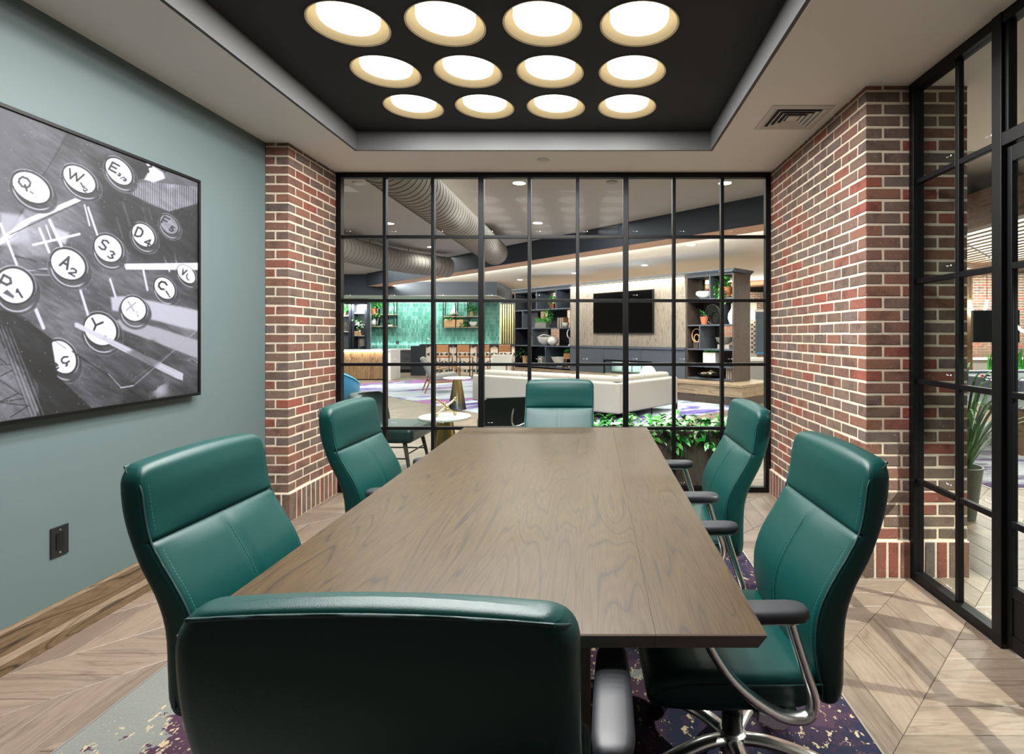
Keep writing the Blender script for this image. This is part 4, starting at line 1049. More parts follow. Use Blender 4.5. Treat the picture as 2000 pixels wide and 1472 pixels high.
for px, py, lab in ((700,357,'round white smoke detector on the grey lobby ceiling at left'),(1195,355,'grey round speaker in the grey lobby ceiling at right')):
    x, y, z = hz(px, py, ZL); t = thing('ceiling_detector', lab, 'detector', (x, y, z))
    MB().lathe([(.07,0),(.07,-.012),(.055,-.02),(.01,-.022)], n=20).build('housing', WHITE_METAL if px < 1000 else GREYC, t, smooth=40)
    MB().lathe([(.078,0),(.078,-.004),(.07,-.004)], n=20).build('base_ring', WHITE_METAL if px < 1000 else GREYC, t)
x, y, z = hz(668, 368, ZL)
t = thing('air_vent', 'square white vent in the lobby ceiling beside the left brick pillar', 'vent', (x, y, z)); sq_ring(.16,.12,-.006,-.012).build('frame', WHITE_METAL, t); MB().box(-.12,.12,-.12,.12,-.01,-.004).build('grille', WHITE_METAL, t)

# fabric ducts
DUCT = mat('grey_duct_fabric', (150,142,136), .8)
RIB = mat('duct_rib', (96,92,90), .7)
def duct(label, path, r):
    t = thing('air_duct', label, 'duct', (0,0,0), 0, 'ribbed grey ducts under the lobby ceiling')
    P = spline(path, 10)
    MB().tube(P, r, r*.92, side=None, n=28).build('sleeve', DUCT, t, smooth=50)
    d = 0; k = 0
    rb = MB(); step = .115; nxt = 0
    for a, b_ in zip(P, P[1:]):
        a = Vector(a); b_ = Vector(b_); L_ = (b_-a).length
        while nxt < d+L_:
            p = a+(b_-a)*((nxt-d)/L_); t_ = (b_-a).normalized(); x = Vector((0,0,1)).cross(t_).normalized(); y = t_.cross(x)
            rb.tube([p+x*(math.cos(2*PI*i/28)*(r+.001))+y*(math.sin(2*PI*i/28)*(r*.92+.001)) for i in range(28)], .005, n=5, closed=True); nxt += step
        d += L_
    o = rb.build('ribs', RIB, t, smooth=60); o['kind'] = 'stuff'
    hg = MB()
    for i in range(3, len(P), 12): hg.bar((P[i][0], P[i][1], P[i][2]+r*.9), (P[i][0], P[i][1], ZL), .008, .008)
    o = hg.build('hanger_rods', STEEL, t); o['kind'] = 'stuff'
duct('ribbed grey duct running straight away overhead, nearer one', [(-1.94,4.75,2.97),(-1.94,6.5,2.97),(-1.94,8.5,2.97),(-1.95,10.6,2.97)], .26)
duct('ribbed grey duct that curves right toward the navy fascia, farther one', [(-5.35,6.0,2.97),(-5.05,8.5,2.97),(-4.72,10.0,2.97),(-4.45,11.2,2.97),(-4.1,12.1,2.97),(-3.5,12.9,2.97)], .26)

# ------------------------------------------------------------------ lobby carpet and sectional
t = thing('area_carpet', 'white, violet and pink lobby carpet under the cream sofa', 'carpet', (-1.6, 11.9, 0), -PI/4)
MB().box(-5.3, 4.5, -2.2, 1.70, 0, .012).build('pile', RUG2, t); MB().box(-5.32, 4.52, -2.22, 1.72, 0, .006).build('backing', LINEN, t)

so = thing('sectional_sofa', 'long angled cream linen sofa seen from behind in the lobby', 'sofa', (0,0,0))
A0, A1, A2 = Vector((-2.26,10.0,0)), Vector((.40,8.25,0)), Vector((1.52,9.55,0))
def along(a, b_, s0, s1, d0, d1, z0, z1, name, m, par, bev=.03, rad=True):
    t_ = (b_-a).normalized(); n_ = Vector((-t_.y, t_.x, 0)); L_ = (b_-a).length
    if n_.y < 0: n_ = -n_
    bx = MB(); bx.m = Matrix(((t_.x,n_.x,0,a.x),(t_.y,n_.y,0,a.y),(0,0,1,0),(0,0,0,1)))
    bx.box(s0, s1 if s1 > 0 else L_+s1, d0, d1, z0, z1)
    return bx.build(name, m, par, smooth=30, bevel=bev, seg=4)
L1 = (A1-A0).length; L2 = (A2-A1).length
along(A0, A1, 0, L1*.5-.002, 0, .20, .12, .60, 'back_panel', LINEN, so); along(A0, A1, L1*.5+.002, L1, 0, .20, .12, .60, 'back_panel', LINEN, so)
along(A1, A2, .0, L2, 0, .20, .12, .60, 'back_panel', LINEN, so)
along(A0, A1, .05, L1-.05, .2, .95, .14, .42, 'seat_base', LINEN, so); along(A1, A2, .2, L2-.05, .2, .95, .14, .42, 'seat_base', LINEN, so)
for k in range(3): along(A0, A1, .06+k*(L1-.1)/3, .05+(k+1)*(L1-.1)/3-.01, .14, .36, .40, .685, 'back_cushion', LINEN, so, .05)
for k in range(2): along(A1, A2, .12+k*(L2-.16)/2, .12+(k+1)*(L2-.16)/2-.01, .14, .36, .40, .685, 'back_cushion', LINEN, so, .05)
for k in range(3): along(A0, A1, .06+k*(L1-.2)/3, .05+(k+1)*(L1-.2)/3-.01, .34, .98, .40, .48, 'seat_cushion', LINEN, so, .03)
for k in range(2): along(A1, A2, .35+k*(L2-.4)/2, .35+(k+1)*(L2-.4)/2-.01, .34, .98, .40, .48, 'seat_cushion', LINEN, so, .03)
for p in (A0.lerp(A1,.03), A0.lerp(A1,.5), A0.lerp(A1,.93), A1.lerp(A2,.5), A1.lerp(A2,.96)): MB().bar((p.x+.03,p.y+.12,.012),(p.x+.03,p.y+.12,.14),.025,.025).build('leg', STEEL, so)
p = A1.lerp(A2, .72); t = thing('throw_pillow', 'white crumpled pillow showing over the right end of the sofa back', 'pillow', (p.x-.22, p.y+.40, .50), .7)
m_ = MB().ell((0,0,.13),(.2,.08,.17)); m_.build('cushion', WHITEC, t, smooth=180); MB().tube([(.2*math.cos(a),0,.13+.17*math.sin(a)) for a in np.linspace(0,2*PI,20,endpoint=False)], .006, n=6, closed=True).build('piping', LINEN, t)

# marble side tables with cone bases
def side_table(x, y, label):
    t = thing('side_table', label, 'table', (x, y, 0), 0, 'marble topped cone side tables')
    MB().lathe([(.02,.548),(.240,.548),(.246,.556),(.246,.566),(.240,.572),(.02,.572)], n=40).build('marble_top', MARBLE, t, smooth=40)
    MB().lathe([(.165,0),(.160,.01),(.075,.53),(.078,.548)], n=36).build('cone_base', BRASS, t, smooth=40)
    return t
side_table(*at(869,815,5.13)[:2], 'marble side table with brass cone base carrying the gold jack ornament')
side_table(*at(893,735,9.6)[:2], 'marble side table with brass cone base in front of the grey armchair').location.z = .012
x, y, _ = at(869, 815, 5.13)
t = thing('jack_ornament', 'gold jack-shaped ornament on the nearer marble side table', 'ornament', (x+.01, y, .572), .5)
q = .095; dirs = [Vector(d).normalized() for d in ((1,.2,.75),(-1,.1,.8),(0.1,1,-.05))]
rm = Matrix.Rotation(.2, 3, 'X')
pts = []
for k, d_ in enumerate(dirs):
    d_ = rm @ d_; c = Vector((0,0,.088)); a = c-d_*.115; b_ = c+d_*.115
    if a.z < .016: a.z = .016
    if b_.z < .016: b_.z = .016
    r = MB().tube([a, c, b_], [.010,.008,.010], [.010,.008,.010], n=10); o = r.build('spoke', GOLD, t, smooth=60)
    for p in (a, b_): MB().ell(p, (.017,.017,.017), 12, 8).build('ball_tip', GOLD, o, smooth=180)

# ------------------------------------------------------------------ lounge seats close to the glass
t = thing('lounge_chair', 'dark green lounge chair with black wooden legs behind the left glass panes', 'chair', (-2.07, 5.35, 0), math.radians(-92))
def blob(w, d, h, r, c, name, m, par, seg=5): return MB().cbox(c, (w, d, h)).build(name, m, par, smooth=40, bevel=r, seg=seg)
blob(.62,.56,.15,.05,(0,.10,.395),'seat',GREENL,t)
bk = MB()
rg = []
for z, hw, d0 in ((.34,.28,-.02),(.42,.33,-.02),(.52,.345,-.04),(.62,.34,-.06),(.70,.31,-.075),(.745,.26,-.08),(.765,.18,-.08)):
    rg.append([(hw*s, d0-.19+.10*(abs(s)**2.2)*1.2, z) for s in np.linspace(-1,1,13)]+[(hw*s*.97, d0-.19-.075+.10*(abs(s)**2.2)*1.2, z) for s in np.linspace(1,-1,13)])
bk.loft(rg).build('backrest', GREENL, t, smooth=70)
for sx in (-1,1):
    for sy, yy in ((1,.32),(-1,-.16)): MB().tube([(sx*.23,yy-.04*sy,.33),(sx*.27,yy+.03*sy,0)], [.022,.014], [.022,.014], n=10).build('leg', DARKW, t, smooth=60)
    MB().tube([(sx*.25,.30,.17),(sx*.25,-.16,.17)], .007, n=6).build('stretcher', STEEL, t)
MB().tube([(-.25,.31,.21),(.25,.31,.21)], .007, n=6).build('stretcher', STEEL, t)
t = thing('lounge_chair', 'low black leather lounge chair with bent chrome tube behind the head chair', 'chair', (at(1005,800,5.55)[0], 5.55, 0), math.radians(18))
rg = []
for z, hw, d0 in ((.40,.30,.0),(.46,.345,-.01),(.54,.355,-.02),(.62,.35,-.03),(.69,.335,-.035),(.715,.30,-.035)):
    rg.append([(hw*s, d0-.02, z) for s in np.linspace(-1,1,11)]+[(hw*s*.985, d0-.10, z) for s in np.linspace(1,-1,11)])
MB().loft(rg).build('backrest', mat('black_leather', (18,22,22), .35), t, smooth=60)
blob(.66,.55,.13,.04,(0,.27,.37),'seat',GREENL,t)
tb_ = spline([(-.02,-.115,.66),(-.05,-.125,.50),(-.03,-.13,.43),(.06,-.13,.44),(.2,-.125,.52),(.27,-.12,.62)], 6)
MB().tube(tb_, .010, n=10).build('chrome_tube', CHROME, t, smooth=60)
for sx in (-1,1):
    for yy in (-.04,.48): MB().tube([(sx*.28,yy,.32),(sx*.30,yy,0)], .012, n=8).build('leg', STEEL, t, smooth=60)

# ------------------------------------------------------------------ planter of trailing plants
PX0, PX1, PYa, PYb = -.02, 1.22, 4.72, 5.06
t = thing('planter', 'dark wood planter box of variegated trailing plants behind the glass', 'planter', (0,0,0))
w_ = .02
for a in ((PX0,PX1,PYa,PYa+w_),(PX0,PX1,PYb-w_,PYb),(PX0,PX0+w_,PYa+w_,PYb-w_),(PX1-w_,PX1,PYa+w_,PYb-w_)): MB().box(a[0],a[1],a[2],a[3],0,.50).build('box_panel', DARKW, t, bevel=.003)
MB().box(PX0+w_, PX1-w_, PYa+w_, PYb-w_, .40, .46).build('soil', mat('potting_soil', (40,32,26), .95, bump=.8, bscale=60), t)
lm = []
for k in range(4):
    m_ = MB().leaf((0,0,0),(0,1,0),(0,0,1), .088+.012*k, .040+.005*k, .18+.06*k).mesh('leaf'); m_.materials.append(POTHOS)
    m_.polygons.foreach_set('use_smooth', [True]*len(m_.polygons)); lm.append(m_)
r_ = random.Random(3)
for k in range(285):
    fr_ = r_.random() < .55
    x = r_.uniform(PX0-.02, PX1+.02); y = r_.uniform(PYa-.03, PYa+.12) if fr_ else r_.uniform(PYa+.05, PYb+.03)
    z = r_.uniform(.46,.60) if not fr_ else r_.uniform(.40,.58)
    a = r_.uniform(-PI, PI); el = r_.uniform(-.5,.9)
    if fr_: a = PI+r_.uniform(-1.5,1.5)
    inst('leaf', lm[k % 4], (x,y,z), t, (el, r_.uniform(-.6,.6), a), (1,1,1))
for vx, ln in ((.06,.16),(.40,.24),(.72,.12),(1.0,.10)):
    pth = spline([(vx,PYa-.01,.48),(vx+.02,PYa-.05,.42),(vx-.01,PYa-.06,.50-ln*.9),(vx+.03,PYa-.06,.47-ln)], 4)
    vn = MB().tube(pth, .003, n=5).build('vine', LEAFG, t)
    for q, p in enumerate(pth[2::2]): inst('leaf', lm[q % 3], p, t, (-.7, r_.uniform(-.5,.5), PI+r_.uniform(-1.2,1.2)), (.8,.8,.8))

# ------------------------------------------------------------------ small builders for ornaments
def foliage(parent, c, rad, n, L_, W_, m=LEAFD, seed=1, droop=.3, down=0., name='foliage'):
    r = random.Random(seed); f = MB()
    for k in range(n):
        a = r.uniform(0, 2*PI); e = r.uniform(-.3-down, 1.1-down); d_ = Vector((math.cos(a)*math.cos(e), math.sin(a)*math.cos(e), math.sin(e)))
        q = r.uniform(.15,1)
        f.leaf(Vector(c)+Vector((d_.x*rad[0]*q, d_.y*rad[1]*q, d_.z*rad[2]*q)), d_+Vector((r.uniform(-.5,.5),r.uniform(-.5,.5),r.uniform(-.3,.5))), (0,0,1), L_*r.uniform(.7,1.2), W_*r.uniform(.7,1.2), droop)
    o = f.build(name, m, parent, fix=False); o['kind'] = 'stuff'; return o
def blades(parent, x0, x1, y0, y1, z, h, n, m=GRASSG, seed=1, lean=.3, wd=.01):
    r = random.Random(seed); f = MB()
    for k in range(n):
        x = r.uniform(x0,x1); y = r.uniform(y0,y1)
        f.leaf((x,y,z), (r.uniform(-lean,lean), r.uniform(-lean,lean), 1), (.3,1,0), h*r.uniform(.6,1.15), wd, .15)
    o = f.build('grass', m, parent, fix=False); o['kind'] = 'stuff'; return o
def pot(parent, r0, r1, h, m, z=0, name='pot'): return MB().lathe([(r0,z),(r1,z+h),(r1*.9,z+h),(r1*.82,z+h*.75),(.01,z+h*.75)], n=20).build(name, m, parent, smooth=50)
def bowl(parent, r, h, m, z=0, sx=1, name='bowl'):
    o = MB().lathe([(r*.35,z),(r*.8,z+h*.45),(r,z+h),(r*.94,z+h),(r*.7,z+h*.5),(.01,z+h*.2)], n=22).build(name, m, parent, smooth=60); o.scale = (sx,1,1); return o
BOOKM = {}
def book(label, loc, rz, th, dp, h, m, group='books on the lobby shelves', lean=0.):
    t = thing('book', label, 'book', loc, rz, group); t.rotation_euler = (0, lean, rz)
    MB().box(0,th,0,dp,0,h).build('cover', m, t, bevel=.002); MB().box(.003,th-.003,-.001,dp-.01,.004,h-.004).build('pages', LINEN, t); return t
# ------------------------------------------------------------------ fireplace wall, turned 45 degrees
P0 = Vector((2.81, 10.67, 0)); RZ = -PI/4
def s_of(px): k = px-CX; return (F*P0.x-k*P0.y)/(F*.70711+k*.70711)      # distance left of the near corner for a sight line
def fw_(x, y, z): return (P0.x+.70711*(x+y), P0.y+.70711*(-x+y), z)
sL0, sL1 = 4.79, 7.24
hearth = thing('hearth_bench', 'long low oak hearth bench under the fireplace and bookcases', 'bench', P0, RZ)
MB().box(-7.3,.46,-.49,.9,.35,.40).build('bench_top', HEARTHW, hearth, bevel=.004)
MB().box(-7.3,.45,-.47,.88,.16,.35).build('bench_front', HEARTHW, hearth)
MB().box(-7.3,.44,-.45,.86,0,.16).build('toe_kick', DARKW, hearth)
fp = thing('fireplace', 'grey oak chimney breast with slate band and glass fireplace', 'fireplace', P0, RZ)
MB().box(-sL0,-1.15,.0,.5,1.06,2.56).build('wall_core', PANELW, fp)
for a, b_ in ((-sL0+.002,-3.93),(-3.926,-1.97),(-1.966,-1.152)):
    MB().box(a,b_,-.02,.0,1.07,2.56).build('oak_panel', PANELW, fp, bevel=.003)
MB().box(-sL0,-1.15,-.06,.02,1.02,1.07).build('ledge', SLATE, fp)
for k in range(3):
    w_ = (sL0-1.15)/3
    x0, x1 = -sL0+k*w_+.003, -sL0+(k+1)*w_-.003
    if k == 0: MB().box(x0,x1,-.03,.3,.40,1.02).build('slate_panel', SLATE, fp)
    else:
        MB().box(x0,x1,-.03,.3,.74,1.02).build('slate_panel', SLATE, fp)
MB().box(-2.06,-1.153,-.03,.3,.40,.738).build('slate_panel', SLATE, fp)
MB().box(-3.57,-2.06,.26,.3,.40,.738).build('firebox_view_panel', WHITEC, fp)  # pale panel and bars stand in for the bright view beyond
fr_ = MB().box(-3.57,-2.06,-.04,-.02,.70,.74).box(-3.57,-3.53,-.04,-.02,.40,.70).box(-2.10,-2.06,-.04,-.02,.40,.70).build('firebox_frame', STEEL, fp)
MB().box(-3.53,-2.10,-.032,-.028,.42,.70).build('fire_glass', m_glass('fireplace_glass', (215,228,226), 2.5), fp)
MB().box(-3.4,-2.2,.05,.2,.40,.46).build('log_tray', CONC, fp); a_ = fw_(-2.8,.12,.70); area('firebox_fill', a_, 1.3, 5, (1,1,1), (0,0,RZ), 'RECTANGLE', .06)  # fill light added inside to brighten the firebox
for k_ in range(4): MB().box(-3.2+.3*k_,-3.19+.3*k_,.24,.26,.40,.70).build('panel_bar', SLATE, fp)
LED = emit('warm_led_strip', (255,226,188), 7)
MB().box(-sL0+.02,-1.17,-.05,-.03,2.565,2.58).build('led_strip', LED, fp)
a_ = fw_(-2.97, -.14, 2.54); area('led_wall_wash', a_, 3.5, 14*K, (1,.93,.82), (math.radians(28),0,RZ), 'RECTANGLE', .05)
cr = fp
MB().loft([[(x,-.02-o,2.60+z) for o, z in ((0,0),(.06,.05),(.06,.07),(-.4,.07),(-.4,0))] for x in (-7.30,.06)]).build('cornice', SLATE, cr)
MB().loft([[(.0+o,y,2.60+z) for o, z in ((0,0),(.06,.05),(.06,.07),(-.3,.07),(-.3,0))] for y in (-.08,.70)]).build('cornice_return', SLATE, cr)
MB().box(-7.28,0,-.02,.68,2.58,2.602).build('cornice_soffit', DARK, cr)
t = thing('television', 'large black flat television on the grey oak panelling', 'television', P0, RZ)
MB().box(-3.89,-1.995,-.075,-.02,1.375,2.375).build('housing', BLACK_PLASTIC, t, bevel=.004); MB().box(-3.875,-2.01,-.0775,-.074,1.395,2.362).build('screen', SCREEN, t)
MB().box(-2.96,-2.90,-.078,-.06,1.362,1.376).build('sensor', BLACK_PLASTIC, t)
# bookcases
SH_T = .03
def bookcase(label, x0, x1, zs, divs, backs, z0, m_div):
    t = thing('bookcase', label, 'bookcase', P0, RZ)
    MB().box(x0,x0+.035,0,.66,z0,2.59).build('side_panel', m_div, t); MB().box(x1-.035,x1,0,.66,z0,2.59).build('side_panel', m_div, t)
    for z in zs: MB().box(x0+.035,x1-.035,0.005,.64,z-SH_T,z).build('shelf', SLATE, t)
    for (x, a, b_) in divs: MB().box(x-.0125,x+.0125,.006,.62,a,b_-SH_T).build('divider', SLATE, t)
    for (a, b_, c, d_) in backs: MB().box(a,b_,.62,.64,c,d_-SH_T).build('back_panel', DARKW if m_div is DARKW else DARK, t)
    return t
X = lambda px: -s_of(px)
zsL = [.47, 1.045, 1.54, 2.06, 2.59]
def xb(px):   # where a sight line meets the back of the case
    k = px-CX; q = .70711*.63; return -(F*(P0.x+q)-k*(P0.y+q))/(F*.70711+k*.70711)
def hl(*px): return [(xb(a), xb(b_)) for a, b_ in px]
def gaps(x0, x1, holes, a, b_):
    out = []; c = x0
    for h0, h1 in holes: out.append((c,h0,a,b_)); c = h1
    out.append((c,x1,a,b_)); return out
a0, a1 = -sL1+.035, -sL0-.035
bk_ = gaps(a0,a1,[],.43,.47)
bk_ = []
bk_ += gaps(a0,a1,hl((1066,1085)),2.06,2.59)+gaps(a0,a1,hl((1056,1070),(1108,1114)),1.54,2.06)+gaps(a0,a1,hl((1076,1093)),1.045,1.54)+gaps(a0,a1,[],.47,1.045)+gaps(a0,a1,[],.40,.47)
bookcase('wide black bookcase with many shelves left of the television', -sL1, -sL0, zsL, [(X(1019.5),1.54,2.06),(X(1039),1.045,1.54),(X(1064.7),.47,1.045),(X(1085),2.06,2.59),(X(1047),2.06,2.59)], bk_, .40, DARK)
c0, c1 = -1.15+.035, -.035
zsR = [.445, .70, 1.055, 1.56, 2.10, 2.59]
bk_ = gaps(c0,c1,hl((1377,1385),(1421,1431)),2.10,2.59)+gaps(c0,c1,[],1.56,2.10)+gaps(c0,c1,hl((1413,1432)),1.055,1.56)+gaps(c0,c1,[],.70,1.055)+gaps(c0,c1,[],.445,.70)
bookcase('narrow dark walnut bookcase right of the television', -1.15, 0, zsR, [(X(1386),2.10,2.59),(X(1366),1.055,1.56),(X(1408),1.56,2.10)], bk_, .40, DARKW)

# ornaments on the left bookcase
def sit(px, z, y=.2, rz=0.): 
    # y: depth inside the case; sight line corrected for that depth
    k = px-CX; s = (F*(P0.x+.70711*y)-k*(P0.y+.70711*y))/(F*.70711+k*.70711); return fw_(-s, y, z)
t = thing('trailing_plant', 'trailing green plant in copper pot hanging from upper left bookcase shelf', 'plant', sit(1080,2.06,.12)); pot(t,.09,.11,.15,COPP); foliage(t,(0,0,.18),(.17,.14,.14),60,.10,.06,LEAFG,5,.4); foliage(t,(-.14,-.16,-.16),(.10,.06,.32),70,.09,.055,LEAFG,6,.6,.5,'vines')
t = thing('grass_trough', 'grey concrete trough of green grass on the left bookcase', 'planter', sit(1059,1.54,.16), RZ); MB().box(-.24,.24,-.07,.07,0,.15).build('trough', CONC, t, bevel=.004); blades(t,-.22,.22,-.05,.05,.14,.17,130,GRASSG,4,.4,.02)
for px, th, h, m_, lab in ((1088.5,.05,.27,LINEN,'cream book beside the orange books on the left bookcase'),(1093.5,.055,.27,TERRA,'orange book nearest the cream book, left bookcase'),(1097.5,.05,.275,TAN,'tan-orange book beside the small bowl, left bookcase')): book(lab, sit(px,1.54,.14), RZ, th, .2, h, m_)
t = thing('small_bowl', 'small white pointed bowl beside orange books on the left bookcase', 'bowl', sit(1105,1.54,.14)); bowl(t,.10,.13,WHITEC); MB().ell((0,0,.10),(.05,.05,.03)).build('filling', LINEN, t)
for px, m_, lab, ln in ((1035.5,LINEN,'cream book leaning at the left divider of the bookcase',.0),(1038,WICKER,'tan book leaning at the left divider of the bookcase',.06)): book(lab, sit(px,1.045,.14), RZ, .035,.2,.26,m_,lean=ln)
t = thing('shell_bowl', 'large white shell-shaped bowl on the left bookcase', 'bowl', sit(1067,1.045,.18), .2); bowl(t,.24,.24,WHITEC,0,1.1); MB().tube(spline([(-.24,0,.22),(-.1,-.1,.30),(.1,-.08,.26)],5), .018, n=8).build('rolled_lip', WHITEC, t, smooth=60)
t = thing('ceramic_jug', 'round white ceramic jug with dark mouth on the left bookcase', 'vase', sit(1080,1.045,.12)); MB().lathe([(.06,0),(.14,.08),(.15,.15),(.10,.23),(.06,.25),(.05,.24)],n=20).build('body',WHITEC,t,smooth=60); MB().lathe([(.052,.245),(.01,.246)],n=16).build('dark_mouth',RESIN,t)
t = thing('potted_fern', 'feathery green plant in wooden pot at bottom left of the left bookcase', 'plant', sit(1026,.47,.16)); pot(t,.07,.09,.26,WICKER); foliage(t,(-.05,0,.32),(.24,.14,.22),50,.16,.035,LEAFD,9,.4)
for k, (px, m_) in enumerate(((1050.5,(20,120,96)),(1053.5,(34,140,112)),(1056,(16,104,86)))): book(('first','second','third')[k]+' green book from the left in the lower bookcase row', sit(px,.47,.14), RZ, .048, .2, .27, mat('green_cover',m_,.6))
t = thing('storage_box', 'small patterned grey box beside green books, lower left bookcase', 'box', sit(1060.5,.47,.14), RZ); MB().box(-.06,.06,-.08,.08,.06,.26).build('box_body',GREYC,t,bevel=.004); MB().box(-.07,.07,-.09,.09,0,.055).build('teal_base',TILE,t)
t = thing('angular_bowl', 'angular white bowl on the lower shelf of the left bookcase', 'bowl', sit(1094,.47,.18)); MB().loft([[(.10*math.cos(a),.10*math.sin(a),0) for a in np.linspace(0,2*PI,6,endpoint=False)],[(.25*math.cos(a),.2*math.sin(a),.27) for a in np.linspace(0,2*PI,6,endpoint=False)],[(.235*math.cos(a),.19*math.sin(a),.27) for a in np.linspace(0,2*PI,6,endpoint=False)],[(.09*math.cos(a),.09*math.sin(a),.03) for a in np.linspace(0,2*PI,6,endpoint=False)]]).build('shell',WHITEC,t); MB().ell((0,0,.05),(.07,.07,.02)).build('base_pad',LINEN,t)
t = thing('candle_holder', 'tall copper candle holder at lower right of the left bookcase', 'candle holder', sit(1106.5,.47,.12)); MB().lathe([(.05,0),(.05,.02),(.022,.03),(.022,.24),(.04,.26),(.035,.25)],n=16).build('stem',COPP,t,smooth=40); MB().lathe([(.02,.24),(.02,.30),(.003,.305)],n=12).build('candle',WHITEC,t)
for k in range(2): book(('lower','upper')[k]+' cream book lying flat beside the copper candle holder', (lambda p:(p[0],p[1],.47+.045*k))(sit(1109.5,.47,.10)), RZ, .14,.2,.04,(LINEN,WICKER)[k])
t = thing('succulent_planter', 'bright green succulents in brown box at right of the left bookcase', 'plant', sit(1108.5,.80,.10)); MB().box(-.10,.10,-.08,.08,-.10,.05).build('box',TAN,t); foliage(t,(0,0,.06),(.10,.08,.10),50,.07,.045,LEAFG,12,.2)
t = thing('ring_sculpture', 'white ring sculpture at the right edge of the left bookcase', 'sculpture', sit(1113,1.045,.10)); MB().tube([(.07*math.cos(a),0,.33+.12*math.sin(a)) for a in np.linspace(0,2*PI,24,endpoint=False)],.016,n=8,closed=True).build('ring',WHITEC,t,smooth=180); MB().lathe([(.05,0),(.05,.03),(.015,.05),(.015,.22)],n=14).build('stand',WHITEC,t)
book('cream book lying on the lowest shelf of the left bookcase', sit(1085,.402,.12), RZ, .28, .2, .05, LINEN)
# ornaments on the right bookcase
t = thing('teacup', 'oversized white cup with loop handle on the right bookcase top shelf', 'cup', sit(1376,2.10,.14)); MB().lathe([(.08,0),(.15,.06),(.165,.16),(.155,.16),(.14,.07),(.01,.03)],n=24).build('cup',WHITEC,t,smooth=60); MB().tube(spline([(-.10,-.10,.14),(-.19,-.15,.13),(-.19,-.15,.07),(-.09,-.09,.05)],5),.012,n=8).build('handle',WHITEC,t,smooth=60)
t = thing('potted_plant', 'bushy plant in orange pot on the top shelf of the right bookcase', 'plant', sit(1417,2.10,.20)); pot(t,.12,.15,.22,TERRA); foliage(t,(0,0,.24),(.20,.17,.22),90,.10,.065,LEAFG,14,.4); foliage(t,(-.14,-.16,.06),(.12,.06,.20),40,.09,.06,LEAFG,15,.5,.4,'trailing_leaves')
t = thing('round_mirror', 'round black-framed mirror leaning on the right bookcase', 'mirror', sit(1392,1.56,.14), RZ); 
rp = [(.17*math.cos(a),0,.21+.205*math.sin(a)) for a in np.linspace(0,2*PI,36,endpoint=False)]
MB().tube(rp,.016,n=8,closed=True).build('frame',BLACK_PLASTIC,t,smooth=180); MB().add([(x*.97,.005,.21+(z-.21)*.97) for x,y,z in rp],[tuple(range(36))]).build('mirror_glass',mat('mirror_silver',(150,160,160),.04,1.0),t,fix=False)
MB().tube([(.06+.10*math.cos(a),-.02,.14+.12*math.sin(a)) for a in np.linspace(0,2*PI,28,endpoint=False)],.009,n=8,closed=True).build('inner_ring',STEEL,t,smooth=180)
t = thing('potted_plant', 'small dark plant in terracotta pot beside the round mirror', 'plant', sit(1375.5,1.56,.10)); pot(t,.06,.09,.17,TERRA); foliage(t,(0,0,.2),(.10,.08,.12),30,.08,.05,LEAFD,17,.3)
t = thing('white_vase', 'slender white vase at the right edge beside the mirror', 'vase', sit(1431,1.56,.16)); MB().lathe([(.06,0),(.10,.12),(.09,.22),(.03,.32),(.03,.40),(.04,.42),(.03,.41)],n=20).build('body',WHITEC,t,smooth=60); MB().lathe([(.028,.405),(.003,.406)],n=12).build('mouth',RESIN,t)
t = thing('ring_sculpture', 'double wooden ring sculpture in the right bookcase middle row', 'sculpture', sit(1361,1.055,.14), RZ)
for rr, zz in ((.15,.27),(.08,.22)): MB().tube([(rr*.8*math.cos(a),0,zz+rr*math.sin(a)) for a in np.linspace(0,2*PI,24,endpoint=False)],.013,n=8,closed=True).build('ring',WICKER,t,smooth=180)
MB().box(-.06,.06,-.04,.04,0,.13).build('plinth',DARKW,t)
for k in range(3): book(('bottom','middle','top')[k]+' white book of the stack under the grey bowl', (lambda p:(p[0]-.1,p[1]+.1,1.055+.03*k))(sit(1413,1.055,.12)), RZ, .27,.2,.028,(WHITEC,BOOKS,WHITEC)[k])
t = thing('stone_bowl', 'grey stoneware bowl on a stack of white books, right bookcase', 'bowl', (lambda p:(p[0],p[1],1.145))(sit(1415,1.055,.2))); bowl(t,.19,.15,GREYC); MB().lathe([(.07,-.0),(.07,.01),(.05,.015)],n=16).build('foot',GREYC,t)
t = thing('grass_planter', 'square white planter of grass on the right bookcase', 'planter', sit(1390.5,.70,.16), RZ); MB().box(-.15,.15,-.11,.11,0,.275).build('cube',WHITEC,t,bevel=.005); blades(t,-.14,.14,-.10,.10,.27,.09,200,GRASSG,8,.4,.018)
t = thing('serving_tray', 'black footed tray heaped with wood chips, bottom of right bookcase', 'tray', sit(1388,.445,.18)); MB().lathe([(.13,.03),(.24,.06),(.27,.09),(.25,.09),(.20,.07),(.01,.05)],n=24).build('dish',RESIN,t,smooth=60)
cp = MB(); r_ = random.Random(9)
for k in range(60): a=r_.uniform(0,6.28); q=r_.uniform(0,.19); cp.cbox((q*math.cos(a),q*math.sin(a),.085+.06*(1-q/.19)*r_.random()+.01),(.035,.028,.02))
o = cp.build('wood_chips', BOOKS, t); o['kind']='stuff'
for k in range(3): MB().lathe([(.015,0),(.015,.035)],(.1*math.cos(2.1*k),.1*math.sin(2.1*k),0),8).build('foot',RESIN,t)
for k in range(4): book(('first','second','third','fourth')[k]+' cream book from the left, bottom right of the right bookcase', sit(1418+4.0*k,.445,.10), RZ, .034,.18,.22,(WICKER,LINEN,WICKER,LINEN)[k])

